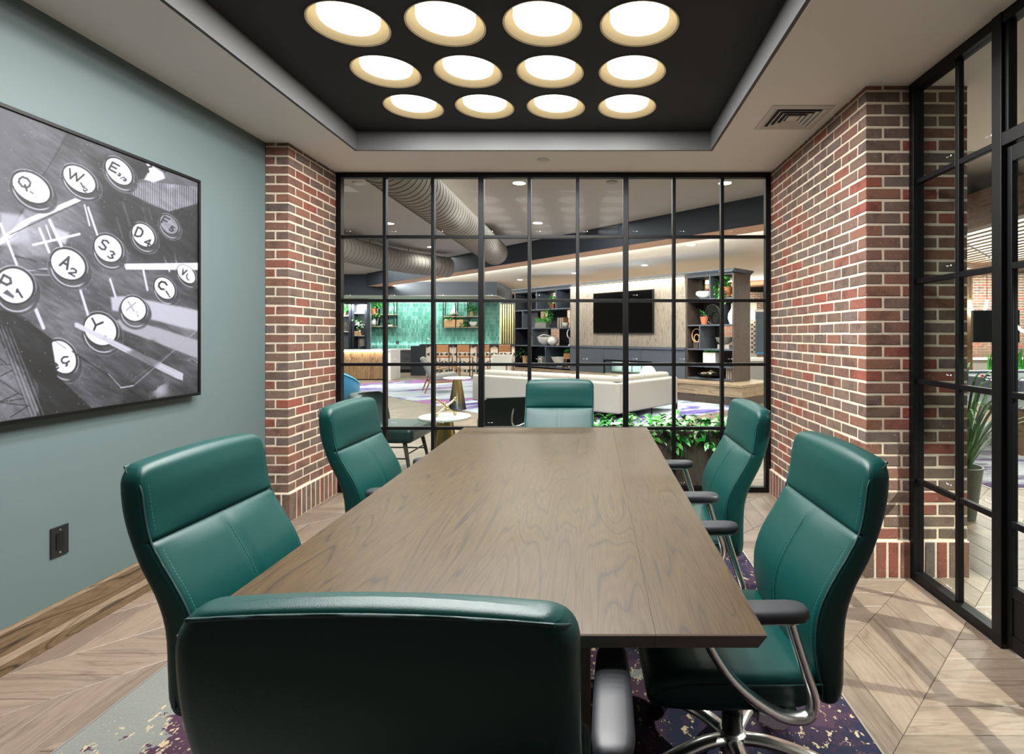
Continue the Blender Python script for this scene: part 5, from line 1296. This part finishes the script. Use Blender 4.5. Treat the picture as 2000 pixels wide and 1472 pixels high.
# ------------------------------------------------------------------ brick wall far behind the bookcases and beyond the corridor
def joined_bricks(name, a, b_, z0, z1, parent=None, L_=.194, Hh=.0577, d=.03):
    a = Vector(a); b_ = Vector(b_); t_ = (b_-a).normalized(); n_ = Vector((t_.y,-t_.x,0)); Ln = (b_-a).length
    m = MB(); z = z0; r = 0
    while z < z1-.03:
        s = -(.102 if r % 2 else 0)
        while s < Ln:
            s0 = max(s,0); s1 = min(s+L_, Ln)
            if s1-s0 > .03:
                p = a+t_*((s0+s1)/2)+n_*0.0; c = Vector((p.x,p.y,z+Hh/2)); hx = t_*((s1-s0)/2); hz_ = Vector((0,0,Hh/2)); o_ = n_*d
                vs = [c-hx-hz_,c+hx-hz_,c+hx+hz_,c-hx+hz_,c-hx-hz_+o_,c+hx-hz_+o_,c+hx+hz_+o_,c-hx+hz_+o_]
                m.add(vs, [(4,5,6,7),(0,1,5,4),(1,2,6,5),(2,3,7,6),(3,0,4,7)])
            s += L_+.01
        z += .0677; r += 1
    core = MB(); core.add([a-n_*.1, b_-n_*.1, b_+n_*(d-.006), a+n_*(d-.006), *(Vector(q)+Vector((0,0,z1)) for q in (a-n_*.1, b_-n_*.1, b_+n_*(d-.006), a+n_*(d-.006)))], [(0,3,2,1),(4,5,6,7),(0,1,5,4),(1,2,6,5),(2,3,7,6),(3,0,4,7)])
    w = struct(core.build(name, MORTAR)); o = m.build('bricks', BRICK, w, fix=False); o['kind'] = 'stuff'; return w
joined_bricks('wall_brick', (-2.2,19.5,0), (6.2,19.5,0), 0, 2.9)
joined_bricks('wall_brick', (7.4,13.6,0), (11.98,13.6,0), 0, 2.9)
struct(MB().box(12, 12.1, YB, 24, 0, ZL).build('wall_right', WALL_PAINT))
area('far_brick_wash', (2.0,18.6,2.8), 7, 520*K, (1,.92,.84), (math.radians(25),0,0), 'RECTANGLE', .3)
area('right_brick_wash', (9.4,12.4,2.65), 3.5, 260*K, (1,.93,.86), (math.radians(25),0,0), 'RECTANGLE', .3)
# ------------------------------------------------------------------ bar at the back left
YT = 19.6
tw = struct(MB().box(-8.9,-3.4,YT,YT+.15,0,2.62).build('wall_tile', GROUT))
m = MB(); tw_, th_ = .062, .153; k = 0
x = -8.88
while x < -3.45:
    z = .82; 
    while z < 2.60:
        m.box(x, x+tw_-.008, YT-.012+rnd.uniform(-.002,.002), YT, z, min(z+th_-.008, 2.61)); z += th_
    x += tw_
o = m.build('glazed_tiles', TILE, tw, fix=False); o['kind'] = 'stuff'
area('tile_wash', (-6.3, YT-.55, 2.58), 3.2, 75*K, (1,.97,.92), (math.radians(18),0,0), 'RECTANGLE', .12)
area('under_shelf_wash', (-6.3, YT-.12, 1.0), 5.0, 6*K, (.9,1,.97), (math.radians(100),0,0), 'RECTANGLE', .05)
def bx(x0,x1,y0,y1,z0,z1,n,m_,p,bev=0): return MB().box(x0,x1,y0,y1,z0,z1).build(n,m_,p,bevel=bev)
wx = lambda px, Y: (px-CX)*Y/F
# slat screen
area('slat_wash', (-3.4,19.9,2.50), 1.4, 22*K, (1,.96,.86), (math.radians(24),0,0), 'RECTANGLE', .1)  # wash of light added to brighten the slats
t = thing('slat_screen', 'tall gold slatted screen wall between the tiles and the bookcase', 'screen', (0,20.4,0))
sx0, sx1 = wx(950,20.4), wx(1008,20.4); n_s = 13
bx(sx0-.02,sx1,.06,.1,.95,2.52,'backboard',mat('dark_backboard',(58,54,42),.8),t)
bx(sx0-.04,sx1,-.05,.1,2.50,2.56,'head_rail',DARK,t); bx(sx0-.04,sx1,-.05,.1,.90,1.0,'foot_rail',DARK,t); bx(sx0-.04,sx1,0.0,.1,0,.90,'dado',DARK,t)
GSL = mat('gold_slat', (222,206,150), .5)
for k in range(n_s):
    x = sx0+(sx1-sx0)*(k+.3)/n_s; bx(x,x+.042,-.03,.06,1.0,2.50,'slat',GSL,t)
# wall cabinets with open grey backs, far left
t = thing('display_shelves', 'dark-framed grey lined display shelves at the far left of the bar', 'shelving', (0,18.6,0))
d0, d1 = wx(640,18.6), wx(717,18.6); dm = wx(688,18.6)
bx(d0,d1,.30,.34,.85,2.42,'back_panel',STONE,t)
for px in (640,683,689,714): x = wx(px,18.6); bx(x-.03,x+.05,-.02,.30,.82,2.45,'upright',DARK,t)
bx(d0,d1,-.02,.34,2.42,2.50,'top_rail',DARK,t); bx(d0,d1,-.02,.34,.80,.87,'bottom_rail',DARK,t)
for py in (613,644,): bx(d0+.02,dm-.1,0,.30,zat(py+3,18.6)-.02,zat(py+3,18.6),'shelf',WHITEC,t)
for py in (611,634,655): bx(dm+.05,d1-.05,0,.30,zat(py,18.6)-.02,zat(py,18.6),'shelf',WHITEC,t)
area('display_glow', (wx(688,18.4),18.45,2.38), 1.3, 90*K, (1,1,1), (math.radians(15),0,0), 'RECTANGLE', .06)
def on(px, py, Y): return (wx(px,Y), Y, zat(py,Y))
t = thing('potted_plant', 'spiky plant in pale pot at upper left of the display shelves', 'plant', on(670,616,18.72)); pot(t,.07,.10,.11,WICKER); blades(t,-.1,.1,-.08,.08,.10,.40,40,LEAFG,3,.7,.035)
t = thing('gold_sculpture', 'looped gold ornament on the left display shelf', 'ornament', on(669,647,18.72))
for q in (-.08,0,.08): MB().tube([(q+.06*math.cos(a),0,.16+.14*math.sin(a)) for a in np.linspace(0,2*PI,20,endpoint=False)],.014,n=8,closed=True).build('loop',GOLD,t,smooth=180)
MB().box(-.12,.12,-.05,.05,0,.03).build('plinth',GOLD,t)
t = thing('framed_print', 'small white framed print at top of the display shelves', 'picture', on(695,611,18.8)); bx(-.07,.10,0,.02,0,.28,'frame',WHITEC,t); bx(-.03,.07,-.004,0,.07,.22,'print',GREYC,t)
t = thing('trailing_plant', 'trailing leafy plant on the middle right display shelf', 'plant', on(697,634,18.72)); pot(t,.07,.09,.10,WHITEC); foliage(t,(0,0,.14),(.18,.12,.14),40,.10,.06,LEAFD,31,.5); foliage(t,(.17,-.14,-.05),(.1,.05,.2),30,.09,.05,LEAFD,32,.5,.5,'vines')
t = thing('basket', 'tan basket on the lower right display shelf', 'basket', on(698,655,18.72)); bx(-.16,.16,-.1,.1,0,.15,'body',WICKER,t,.02); MB().tube(spline([(-.1,0,.15),(0,0,.24),(.1,0,.15)],5),.012,n=6).build('handle',TAN,t)
for k in range(4): book(('first','second','third','fourth')[k]+' pale book from the left at bottom right of display shelves', on(702+2.8*k,676,18.66), 0, .045,.2,.26-.02*(k%2),(WICKER,WHITEC,LINEN,WHITEC)[k])
t = thing('glass_figures', 'dark stem figure at bottom left of the display shelves', 'ornament', on(669,676,18.7)); MB().tube([(0,0,0),(.01,0,.2),(-.01,0,.30)],[.02,.012,.006],[.02,.012,.006],n=8).build('stem',RESIN,t); MB().lathe([(.05,0),(.05,.015)],n=12).build('foot',RESIN,t)
# back counter
t = thing('back_counter', 'charcoal base cabinets with white counter against the green tiles', 'cabinet', (0,18.95,0))
b0, b1 = wx(640,18.95), wx(1003,18.95)
bx(b0,b1,-.02,.62,.80,.84,'countertop',MARBLE,t); bx(b0,b1,.03,.62,.10,.80,'carcass',mat('charcoal_cabinet',(66,66,72),.5),t); bx(b0,b1,.08,.6,0,.10,'plinth',DARK,t)
CH = mat('charcoal_door',(78,78,84),.45)
for k,(pa,pb) in enumerate(((762,778),(778,803))):
    a, b_ = wx(pa,18.95)+.006, wx(pb,18.95)-.006
    if k == 0:
        d_ = bx(a,b_,.005,.03,.64,.79,'drawer',CH,t,.003); bx((a+b_)/2-.07,(a+b_)/2+.07,-.012,.004,.71,.725,'pull',DARK,d_)
        d_ = bx(a,b_,.005,.03,.11,.63,'door',CH,t,.003); bx(b_-.05,b_-.035,-.012,.004,.42,.6,'pull',CHROME,d_)
    else:
        for q in range(3): d_ = bx(a,b_,.005,.03,.11+q*.228,.33+q*.228,'drawer',CH,t,.003); bx((a+b_)/2-.02,(a+b_)/2+.16,-.012,.004,.27+q*.228,.285+q*.228,'pull',CHROME,d_)
for px in (776,): t = thing('wall_outlet','black outlet on the green tile wall left of the bar','outlet',on(px,669,YT-.02)); bx(-.05,.05,-.004,.006,-.06,.06,'plate',BLACK_PLASTIC,t); bx(-.02,.02,-.007,-.003,-.03,.03,'insert',RESIN,t)
t = thing('bar_faucet', 'curved chrome faucet on the bar counter', 'faucet', (wx(833,18.9),18.9,.84)); MB().tube(spline([(0,0,0),(0,0,.28),(.05,-.02,.36),(.12,-.05,.34),(.12,-.05,.26)],6),.014,n=8).build('spout',CHROME,t,smooth=60); MB().lathe([(.03,0),(.03,.04),(.02,.05)],n=14).build('base',CHROME,t)
# bar island with patterned front
YI = 17.6
t = thing('bar_island', 'long bar island with dark top and pale black-diamond patterned front', 'counter', (0,YI,0))
i0, i1 = wx(820,YI), wx(1040,YI)
ztop = zat(672,YI)
bx(i0,i1,-.06,.7,ztop-.05,ztop,'bar_top',DARK,t); bx(i0,i0+.20,-.04,.66,0,ztop-.05,'end_panel',DARK,t); bx(i0-.30,i0,.0,.66,0,ztop-.06,'dark_return',DARK,t)
PK = mat('pale_pattern_tile',(216,198,184),.6); bx(i0+.20,i1,.0,.6,0,ztop-.05,'front_panel',PK,t)
dm_ = MB(); sq = .30; nx_ = int((i1-i0-.2)/sq)
for r in range(4):
    for c in range(nx_+1):
        x = i0+.2+c*sq+(sq/2 if r % 2 else 0); z = .06+r*.27
        for s in (-1,1):
            q = [(x+s*.015,z+.10),(x+s*.12,z+.16),(x+s*.12,z+.04)]
            if x+.12 < i1: dm_.add([(a,-.012,b_) for a,b_ in q]+[(a,0,b_) for a,b_ in q],[(0,1,2),(3,5,4),(0,3,4,1),(1,4,5,2),(2,5,3,0)])
o = dm_.build('dark_triangles', mat('dark_pattern_tile',(48,56,54),.5), t); o['kind'] = 'stuff'
# bar stools
def stool(x, y, label, first=None):
    if first: return dup(first, (x,y,0), 0, label)
    t = thing('bar_stool', label, 'stool', (x,y,0), 0, 'tan leather bar stools along the island')
    MB().cbox((0,.0,.66),(.42,.40,.06)).build('seat',TAN,t,bevel=.015,smooth=30); MB().cbox((0,-.20,.92),(.40,.025,.22)).build('backrest',TAN,t,bevel=.01,smooth=30)
    for sx in (-1,1):
        MB().bar((sx*.20,-.21,0),(sx*.20,-.21,1.05),.022,.022,(0,1,0)).build('rear_leg',STEEL,t); MB().bar((sx*.20,.19,0),(sx*.20,.19,.64),.022,.022,(0,1,0)).build('front_leg',STEEL,t)
        MB().bar((sx*.20,-.20,.25),(sx*.20,.19,.25),.018,.018).build('side_rail',STEEL,t)
    MB().bar((-.2,.19,.25),(.2,.19,.25),.02,.02).build('foot_rest',GOLD,t); return t
s0 = None
for k, px in enumerate((868,908,947,988)):
    s = stool(wx(px,16.75), 16.75, ('first','second','third','fourth')[k]+' tan leather bar stool from the left along the island', s0); s0 = s0 or s
# wall shelves over the tiles
def wallshelf(label, pa, pb, pys, Y=19.25):
    t = thing('hanging_shelf', label, 'shelf', (0,Y,0), 0, 'hanging steel shelves on the green tiles')
    a, b_ = wx(pa,Y), wx(pb,Y)
    for py in pys: bx(a,b_,0,.30,zat(py,Y)-.035,zat(py,Y),'shelf_board',HEARTHW,t)
    for x in (a+.03, a+.03+(b_-a-.06)*.33, a+.03+(b_-a-.06)*.66, b_-.03):
        for y in (.01,.29): bx(x-.014,x+.014,y-.01,y+.01,zat(pys[-1],Y)-.035,2.60,'post',STEEL,t)
    return t
wallshelf('black steel wall shelf with terracotta plant, left on the tiles',716,771,(613,636))
wallshelf('black steel wall shelf with wooden trough, right on the tiles',864,940,(617,638))
YS = 19.36
t = thing('potted_plant','leafy plant in tipped terracotta pot on the left wall shelf','plant',on(731,613,YS)); pot(t,.10,.13,.20,TERRA); foliage(t,(.08,0,.26),(.30,.14,.20),90,.11,.065,LEAFG,41,.4); foliage(t,(.16,-.15,-.02),(.12,.04,.16),24,.10,.05,LEAFG,42,.5,.5,'vines')
t = thing('ceramic_vase','white vase with curling ring on the left wall shelf','vase',on(731,636,YS)); MB().lathe([(.06,0),(.12,.07),(.12,.15),(.05,.22),(.05,.25)],n=20).build('body',WHITEC,t,smooth=60); MB().tube(spline([(-.13,0,.26),(-.05,0,.36),(.08,0,.36),(.14,0,.26),(.11,0,.14)],6),.022,n=8).build('curl',LINEN,t,smooth=60)
t = thing('cactus','small green cactus in pale dish on the left wall shelf','plant',on(757.5,636,YS)); MB().ell((0,0,.14),(.06,.06,.12)).build('cactus_body',LEAFD,t,smooth=180); MB().ell((.08,0,.09),(.035,.035,.07)).build('offset_pad',LEAFD,t,smooth=180); bx(-.12,.14,-.06,.06,0,.035,'dish',WHITEC,t)
t = thing('stone_vase','stacked grey stone vase on the upper right wall shelf','vase',on(887,617,YS)); MB().lathe([(.12,.05),(.14,.10),(.10,.20),(.06,.25),(.07,.30),(.04,.36),(.04,.40),(.01,.40)],n=20).build('body',GREYC,t,smooth=60); bx(-.16,.16,-.08,.08,0,.05,'plinth_block',DARKW,t)
t = thing('potted_plant','bushy plant in brass pot on the upper right wall shelf','plant',on(921,617,YS)); pot(t,.06,.09,.16,GOLD); foliage(t,(0,0,.2),(.26,.14,.18),70,.11,.065,LEAFG,44,.4)
t = thing('wooden_trough','blond wooden trough of trailing plants on the lower right wall shelf','planter',on(886,638,YS)); bx(-.36,.36,-.09,.09,0,.26,'trough',WICKER,t,.01); foliage(t,(-.02,0,.28),(.46,.12,.12),80,.11,.06,LEAFG,46,.4); foliage(t,(.40,-.12,.10),(.12,.04,.18),30,.1,.05,LEAFG,47,.5,.5,'vines')
t = thing('dark_bowl','small dark stacked bowls on the lower right wall shelf','bowl',on(909,638,YS)); bowl(t,.10,.08,RESIN); bowl(t,.09,.10,RESIN,.07,1,'upper_bowl')
t = thing('white_bowl','white bowl with dark hollow on the lower right wall shelf','bowl',on(924,638,YS)); bowl(t,.15,.18,WHITEC); MB().ell((.0,-.06,.12),(.06,.06,.03)).build('hollow',RESIN,t,smooth=180)

# ------------------------------------------------------------------ reception counter, front left
YC = 15.9
t = thing('reception_counter', 'oak-fronted reception counter with white top and lit edge at left', 'counter', (0,YC,0))
r1 = wx(757,YC); r0 = r1-3.2; zc = zat(683,YC)
bx(r0,r1+.12,-.10,.75,zc-.035,zc,'counter_top',MARBLE,t); bx(r0,r1,.0,.7,.06,zc-.04,'carcass',DARK,t); bx(r1,r1+.12,-.08,.72,0,zc-.035,'waterfall_end',MARBLE,t)
for k in range(4): w_=(r1-r0)/4; bx(r0+k*w_+.003,r0+(k+1)*w_-.003,-.02,.0,.03,zc-.06,'oak_front',COUNTERW,t)
bx(r0,r1,-.07,-.05,zc-.055,zc-.037,'led_strip',LED,t); area('counter_glow',((r0+r1)/2,YC-.09,zc-.06),3.0,14*K,(1,.86,.66),(math.radians(8),0,0),'RECTANGLE',.04)
bx(wx(662,YC),wx(668,YC),-.03,-.02,zat(706,YC),zat(697,YC),'dark_plate',BLACK_PLASTIC,t)
# blue tub chairs
def tub(x, y, rz, label, first=None):
    if first: return dup(first,(x,y,0),rz,label)
    t = thing('tub_chair', label, 'chair', (x,y,0), rz, 'bright blue tub chairs')
    rg = []
    for q_ in np.linspace(-1, 1, 25):
        a_ = -PI/2+q_*math.radians(142); hb = .90-.34*abs(q_)**1.6; ro = .335; fl_ = .06*(1-abs(q_)**2)
        c_, s_ = math.cos(a_), math.sin(a_)
        rg.append([(r_*c_, r_*s_-.0, z_) for r_, z_ in ((.20,.24),(.285,.30),(ro,.46),(ro+fl_,hb-.03),(ro+fl_-.02,hb),(ro+fl_-.05,hb-.02),(ro-.075,.46),(.20,.38))])
    MB().loft(rg).build('shell',BLUEV,t,smooth=60)
    MB().ell((0,.02,.40),(.29,.29,.09),20,10).build('seat_cushion',BLUEV,t,smooth=180)
    MB().lathe([(.22,0),(.22,.02),(.03,.04),(.03,.24)],n=20).build('swivel_base',STEEL,t,smooth=40)
    MB().tube([((.345+.06*(1-q_*q_))*math.cos(-PI/2+q_*2.478), (.345+.06*(1-q_*q_))*math.sin(-PI/2+q_*2.478), .875-.34*abs(q_)**1.6) for q_ in np.linspace(-1,1,31)],.008,n=8).build('piping',mat('pale_blue_piping',(90,190,220),.6),t,smooth=60)
    return t
tc = tub(-4.15,8.75,math.radians(-50),'bright blue tub chair nearest, left edge of the glass wall'); tub(-5.02,9.9,math.radians(-30),'bright blue tub chair mostly hidden behind the left brick pillar',tc)
# wooden armchairs
def armchair(x, y, rz, label, fab, group=None):
    t = thing('armchair', label, 'chair', (x,y,.012), rz, group)
    sb = MB(); sb.m = Matrix.Translation((0,.02,.36)) @ Matrix.Rotation(.12,4,'X'); sb.cbox((0,0,0),(.58,.60,.13)); sb.build('seat_cushion',fab,t,smooth=30,bevel=.04,seg=4)
    sb = MB(); sb.m = Matrix.Translation((0,-.34,.58)) @ Matrix.Rotation(.42,4,'X'); sb.cbox((0,0,0),(.58,.12,.50)); sb.build('back_cushion',fab,t,smooth=30,bevel=.045,seg=4)
    for s in (-1,1):
        f = MB().tube([(s*.34,.34,.57),(s*.34,.36,0)],[.022,.014],[.022,.014],n=8).build('front_leg',WALNUT,t,smooth=60)
        MB().tube([(s*.34,-.20,.55),(s*.34,-.42,0)],[.022,.014],[.022,.014],n=8).build('rear_leg',WALNUT,t,smooth=60)
        MB().tube(spline([(s*.34,.38,.57),(s*.34,.1,.575),(s*.34,-.25,.53)],4),.028,.015,side=(1,0,0),n=8).build('arm',WALNUT,t,smooth=60)
        MB().bar((s*.34,.34,.26),(s*.34,-.30,.24),.03,.04).build('side_rail',WALNUT,t)
    return t
armchair(-3.55,12.6,math.radians(-68),'grey armchair with walnut frame on the violet carpet near the bar',GREYF)
armchair(wx(972,13.6),13.6,math.radians(172),'pale woven armchair with walnut legs behind the sofa',PALEF)

# ------------------------------------------------------------------ right of the bookcases (seen past their end) 
t = thing('dark_partition', 'dark streaked partition beyond the right bookcase', 'partition', (0,16.5,0)); bx(wx(1477,16.5),wx(1530,16.5),0,.1,.75,2.05,'panel',mat('streaked_panel',(62,72,86),.4,var=.4,vscale=9,stretch=(3,1,.3)),t); bx(wx(1476,16.5),wx(1530,16.5),-.02,.12,2.05,2.12,'top_rail',WHITE_METAL,t); bx(wx(1477,16.5),wx(1530,16.5),-.03,.1,.75,.80,'blue_sill',BLUEV,t)
t = thing('banquette', 'grey banquette with white top below the dark partition', 'bench', (0,15.9,0)); bx(wx(1466,15.9),wx(1530,15.9),0,.6,0,.55,'base',GREYF,t); bx(wx(1466,15.9),wx(1530,15.9),-.03,.6,.55,.66,'top_pad',WHITEC,t,.02)
t = thing('wall_sconce', 'bright yellow wall sconce beyond the right bookcase', 'sconce', on(1471,617,17.5)); MB().lathe([(.05,-.12),(.05,.12)],n=14).build('lamp_tube',emit('sconce_glow',(255,236,180),14),t); bx(-.03,.03,.05,.12,-.05,.05,'bracket',BRASS_PLAIN,t)
t = thing('tiled_column', 'white and brick-red patterned column below the sconce', 'column', (wx(1472,17.6),17.6,0)); bx(-.10,.10,0,.2,0,2.4,'shaft',WHITEC,t)
pm2 = MB(); r_=random.Random(4)
for k in range(16): pm2.box(-.09+.09*(k%2),-.02+.09*(k%2),-.012,0,.75+.075*k,.81+.075*k)
o=pm2.build('red_tiles',BRICK,t); o['kind']='stuff'
struct(bx(-.0,7.0,20.3,20.5,2.5,2.75,'ceiling_beam',COPPER,None))

# ------------------------------------------------------------------ games corner seen through the door glass
WSL = m_wood('slat_oak', [(70,52,36),(104,80,57),(116,90,64)], 4, along='Y', rough=.5)
t = thing('slat_ceiling', 'hung oak slat ceiling over the games corner', 'ceiling', (0,0,0))
bx(4.4,9.6,5.0,13.4,2.92,2.95,'white_backing',mat('lit_white_ceiling',(228,220,208),.8),t)
for k in range(24): x=4.5+k*.21; bx(x,x+.05,5.0,13.3,2.745,2.76,'slat',WSL,t)
bx(4.3,4.42,4.9,13.4,2.55,2.95,'edge_beam',WSL,t)
area('games_light', (6.9,8.2,2.58), 3.0, 300*K, (1,.95,.88), shape='RECTANGLE', size_y=4.0)
area('slat_uplight', (6.9,8.5,2.81), 4.0, 190*K, (1,.95,.88), (PI,0,0), 'RECTANGLE', 6.0)
t = thing('pool_table', 'pool table with grey cloth seen through the partition glass', 'pool table', (5.9,6.75,.012), math.radians(8))
bx(-1.25,1.25,-.65,.65,.74,.81,'bed',mat('grey_baize',(70,84,87),.9),t)
for a in ((-1.4,1.4,-.80,-.65),(-1.4,1.4,.65,.80),(-1.4,-1.25,-.65,.65),(1.25,1.4,-.65,.65)): bx(*a,.69,.845,'rail',SLATE,t,.015)
for sx in (-1,1):
    for sy in (-1,1): MB().bar((sx*1.2,sy*.6,0),(sx*1.2,sy*.6,.66),.12,.12).build('leg',WSL,t)
bx(-1.3,1.3,-.7,.7,.52,.66,'apron',mat('pale_apron',(170,178,178),.6),t)
x, y, z = at(1920,738,6.3); t = thing('pool_ball','red ball on the pool table','ball',(x,y,.822)); MB().ell((0,0,.03),(.0285,.0285,.0285),16,10).build('ball',mat('red_resin',(206,34,24),.1),t,smooth=180); MB().lathe([(.009,.0586),(.001,.0588)],n=10).build('number_spot',WHITEC,t)
x, y, z = at(1930,740,6.35); t = thing('pool_ball','dark blue ball beside the red ball on pool table','ball',(x,y,.822)); MB().ell((0,0,.03),(.0285,.0285,.0285),16,10).build('ball',mat('blue_resin',(24,34,70),.1),t,smooth=180); MB().lathe([(.009,.0586),(.001,.0588)],n=10).build('number_spot',WHITEC,t)
x, y, z = at(1930,637,10.2)
t = thing('television','black wall monitor in the games corner','television',(x+.15,10.2,z),math.radians(-6)); bx(-.42,.42,0,.05,-.31,.31,'housing',BLACK_PLASTIC,t,.004); bx(-.405,.405,-.003,.0,-.295,.295,'screen',mat('glossy_screen',(5,6,7),.08),t); bx(-.05,.05,.05,.6,-.05,.05,'mount_arm',STEEL,t)
t = thing('wooden_post','oak post behind the monitor in the games corner','post',(wx(1894,10.82),10.82,0)); bx(-.06,.06,0,.12,.1,2.6,'shaft',WSL,t); bx(-.09,.09,-.03,.15,0,.1,'foot',DARKW,t)
t = thing('sideboard','pale bench against the brick wall of the games corner','bench',(9.2,12.9,0)); bx(-1.6,2.2,0,.45,.30,.74,'front',GREYC,t); bx(-1.62,2.2,-.02,.45,.74,.78,'top',WHITEC,t); bx(-1.6,2.2,.05,.4,0,.30,'plinth',DARK,t)
TUBE = emit('neon_tube',(255,248,236),22)
for lab, px, py, Y, rr, tl in (('bright U-shaped tube pendant above the games corner monitor',1911,583,10.75,.17,0.),('bright hoop pendant at the door edge of the games corner',2008,590,8.6,.24,.5)):
    x,y,z = at(px,py,Y); t = thing('pendant_light',lab,'light',(x,y,z),0)
    MB().tube([(rr*math.cos(a),.1*math.sin(2*a)*tl,2*rr*math.sin(a)) for a in np.linspace(PI+.1,2*PI-.1,22)],.022,n=8).build('glowing_tube',TUBE,t,smooth=60)
    MB().bar((-rr,0,0),(-rr,0,2.6-z),.006,.006).build('cord',STEEL,t); MB().bar((rr,0,0),(rr,0,2.6-z),.006,.006).build('cord',STEEL,t)
t = thing('grass_planter','tall green grass planter beyond the pool table','planter',(at(1986,735,9.6)[0],9.6,0)); bx(-.5,.5,-.15,.15,0,.62,'box',DARK,t); blades(t,-.45,.45,-.12,.12,.6,.48,120,LEAFG,55,.18,.035)
t = thing('area_carpet','grey and violet streaked carpet under the pool table','carpet',(5.6,6.6,0)); MB().box(-2.1,2.6,-1.9,1.5,0,.012).build('pile',m_rug('games_carpet',[(0,(46,40,60)),(.40,(66,54,78)),(.47,(124,124,130)),(.53,(140,140,142)),(.58,(62,50,72)),(.64,(136,136,138))],False,1.0,(.4,1.6,1),rot=.5,detail=9),t); MB().box(-2.12,2.62,-1.92,1.52,0,.006).build('backing',LINEN,t)
x = at(1879,905,3.95)[0]
t = thing('potted_dracaena','strap-leaved plant in grey-green tapered pot outside the brick pillar','plant',(x,3.95,0)); MB().lathe([(.085,0),(.13,.37),(.135,.385),(.122,.385),(.11,.33),(.01,.33)],n=28).build('pot',mat('sage_ceramic',(98,106,94),.5),t,smooth=50); MB().lathe([(.11,.335),(.01,.345)],n=20).build('soil',CONC,t)
r_ = random.Random(6)
for k in range(30):
    a = r_.uniform(0,2*PI); L_ = r_.uniform(.45,.85); h = r_.uniform(.35,.95)
    if math.cos(a)*L_ < -.5: a = PI-a; 
    pth = [Vector((math.cos(a)*.02,math.sin(a)*.02,.33)), Vector((math.cos(a)*L_*.25,math.sin(a)*L_*.25,.33+h*.5)), Vector((math.cos(a)*L_*.55,math.sin(a)*L_*.55,.33+h*.85)), Vector((math.cos(a)*L_*.85,math.sin(a)*L_*.85,.33+h*.95-.15*r_.random()))]
    P_ = spline(pth,4); sd = Vector((-math.sin(a),math.cos(a),0)); lf_ = MB(); n_ = len(P_)
    for p,q,i in zip(P_,P_[1:],range(n_)):
        w0 = .010*(1-(i/n_)**2)+.0008; w1 = .010*(1-((i+1)/n_)**2)+.0008
        lf_.add([p-sd*w0,p+sd*w0,q+sd*w1,q-sd*w1],[(0,1,2,3)])
    lf_.build('strap_leaf',LEAFD,t,fix=False,smooth=180)
# unseen lobby downlights, two added for brightness, then wide added fill lights
for x, y, wt in ((-6.5,8.0,60),(-9.5,12,60),(-3.6,6.2,50),(1.0,6.4,45),(4.6,4.9,120),(3.6,2.6,0),(4.9,3.1,120)):
    downlight(x, y, ZL if not (x > XR and y < 4.05) else H, {(-6.5):'downlight in grey lobby ceiling far to the left',(-9.5):'downlight in grey lobby ceiling at the far left wall',(-3.6):'downlight in grey lobby ceiling above the blue chairs',1.0:'downlight in grey lobby ceiling just beyond the glass wall',4.6:'unseen downlight added to brighten the games corner approach',4.9:'unseen downlight added to brighten the corridor outside the glass door',3.6:'downlight in white soffit outside the glass door'}[x], wt)
area('cloud_added_fill', tuple(T_+u_*8.5+v_*4.2+Vector((0,0,3.03))), 6.0, 330*K, (1,.955,.9), (0,0,-PI/4), 'RECTANGLE', 4.0)  # invented wide light under the plaster ceiling, stands for no single fitting
area('bar_added_fill', (-6.0,14.6,ZL-.02), 5.0, 230*K, (1,.955,.9), shape='RECTANGLE', size_y=3.0)  # added fill light on the bar side, not a fitting
area('lobby_added_fill', (-2.0,7.6,ZL-.02), 5.0, 200*K, (1,.955,.9), shape='RECTANGLE', size_y=3.5)  # added fill light near the glass wall, not a fitting
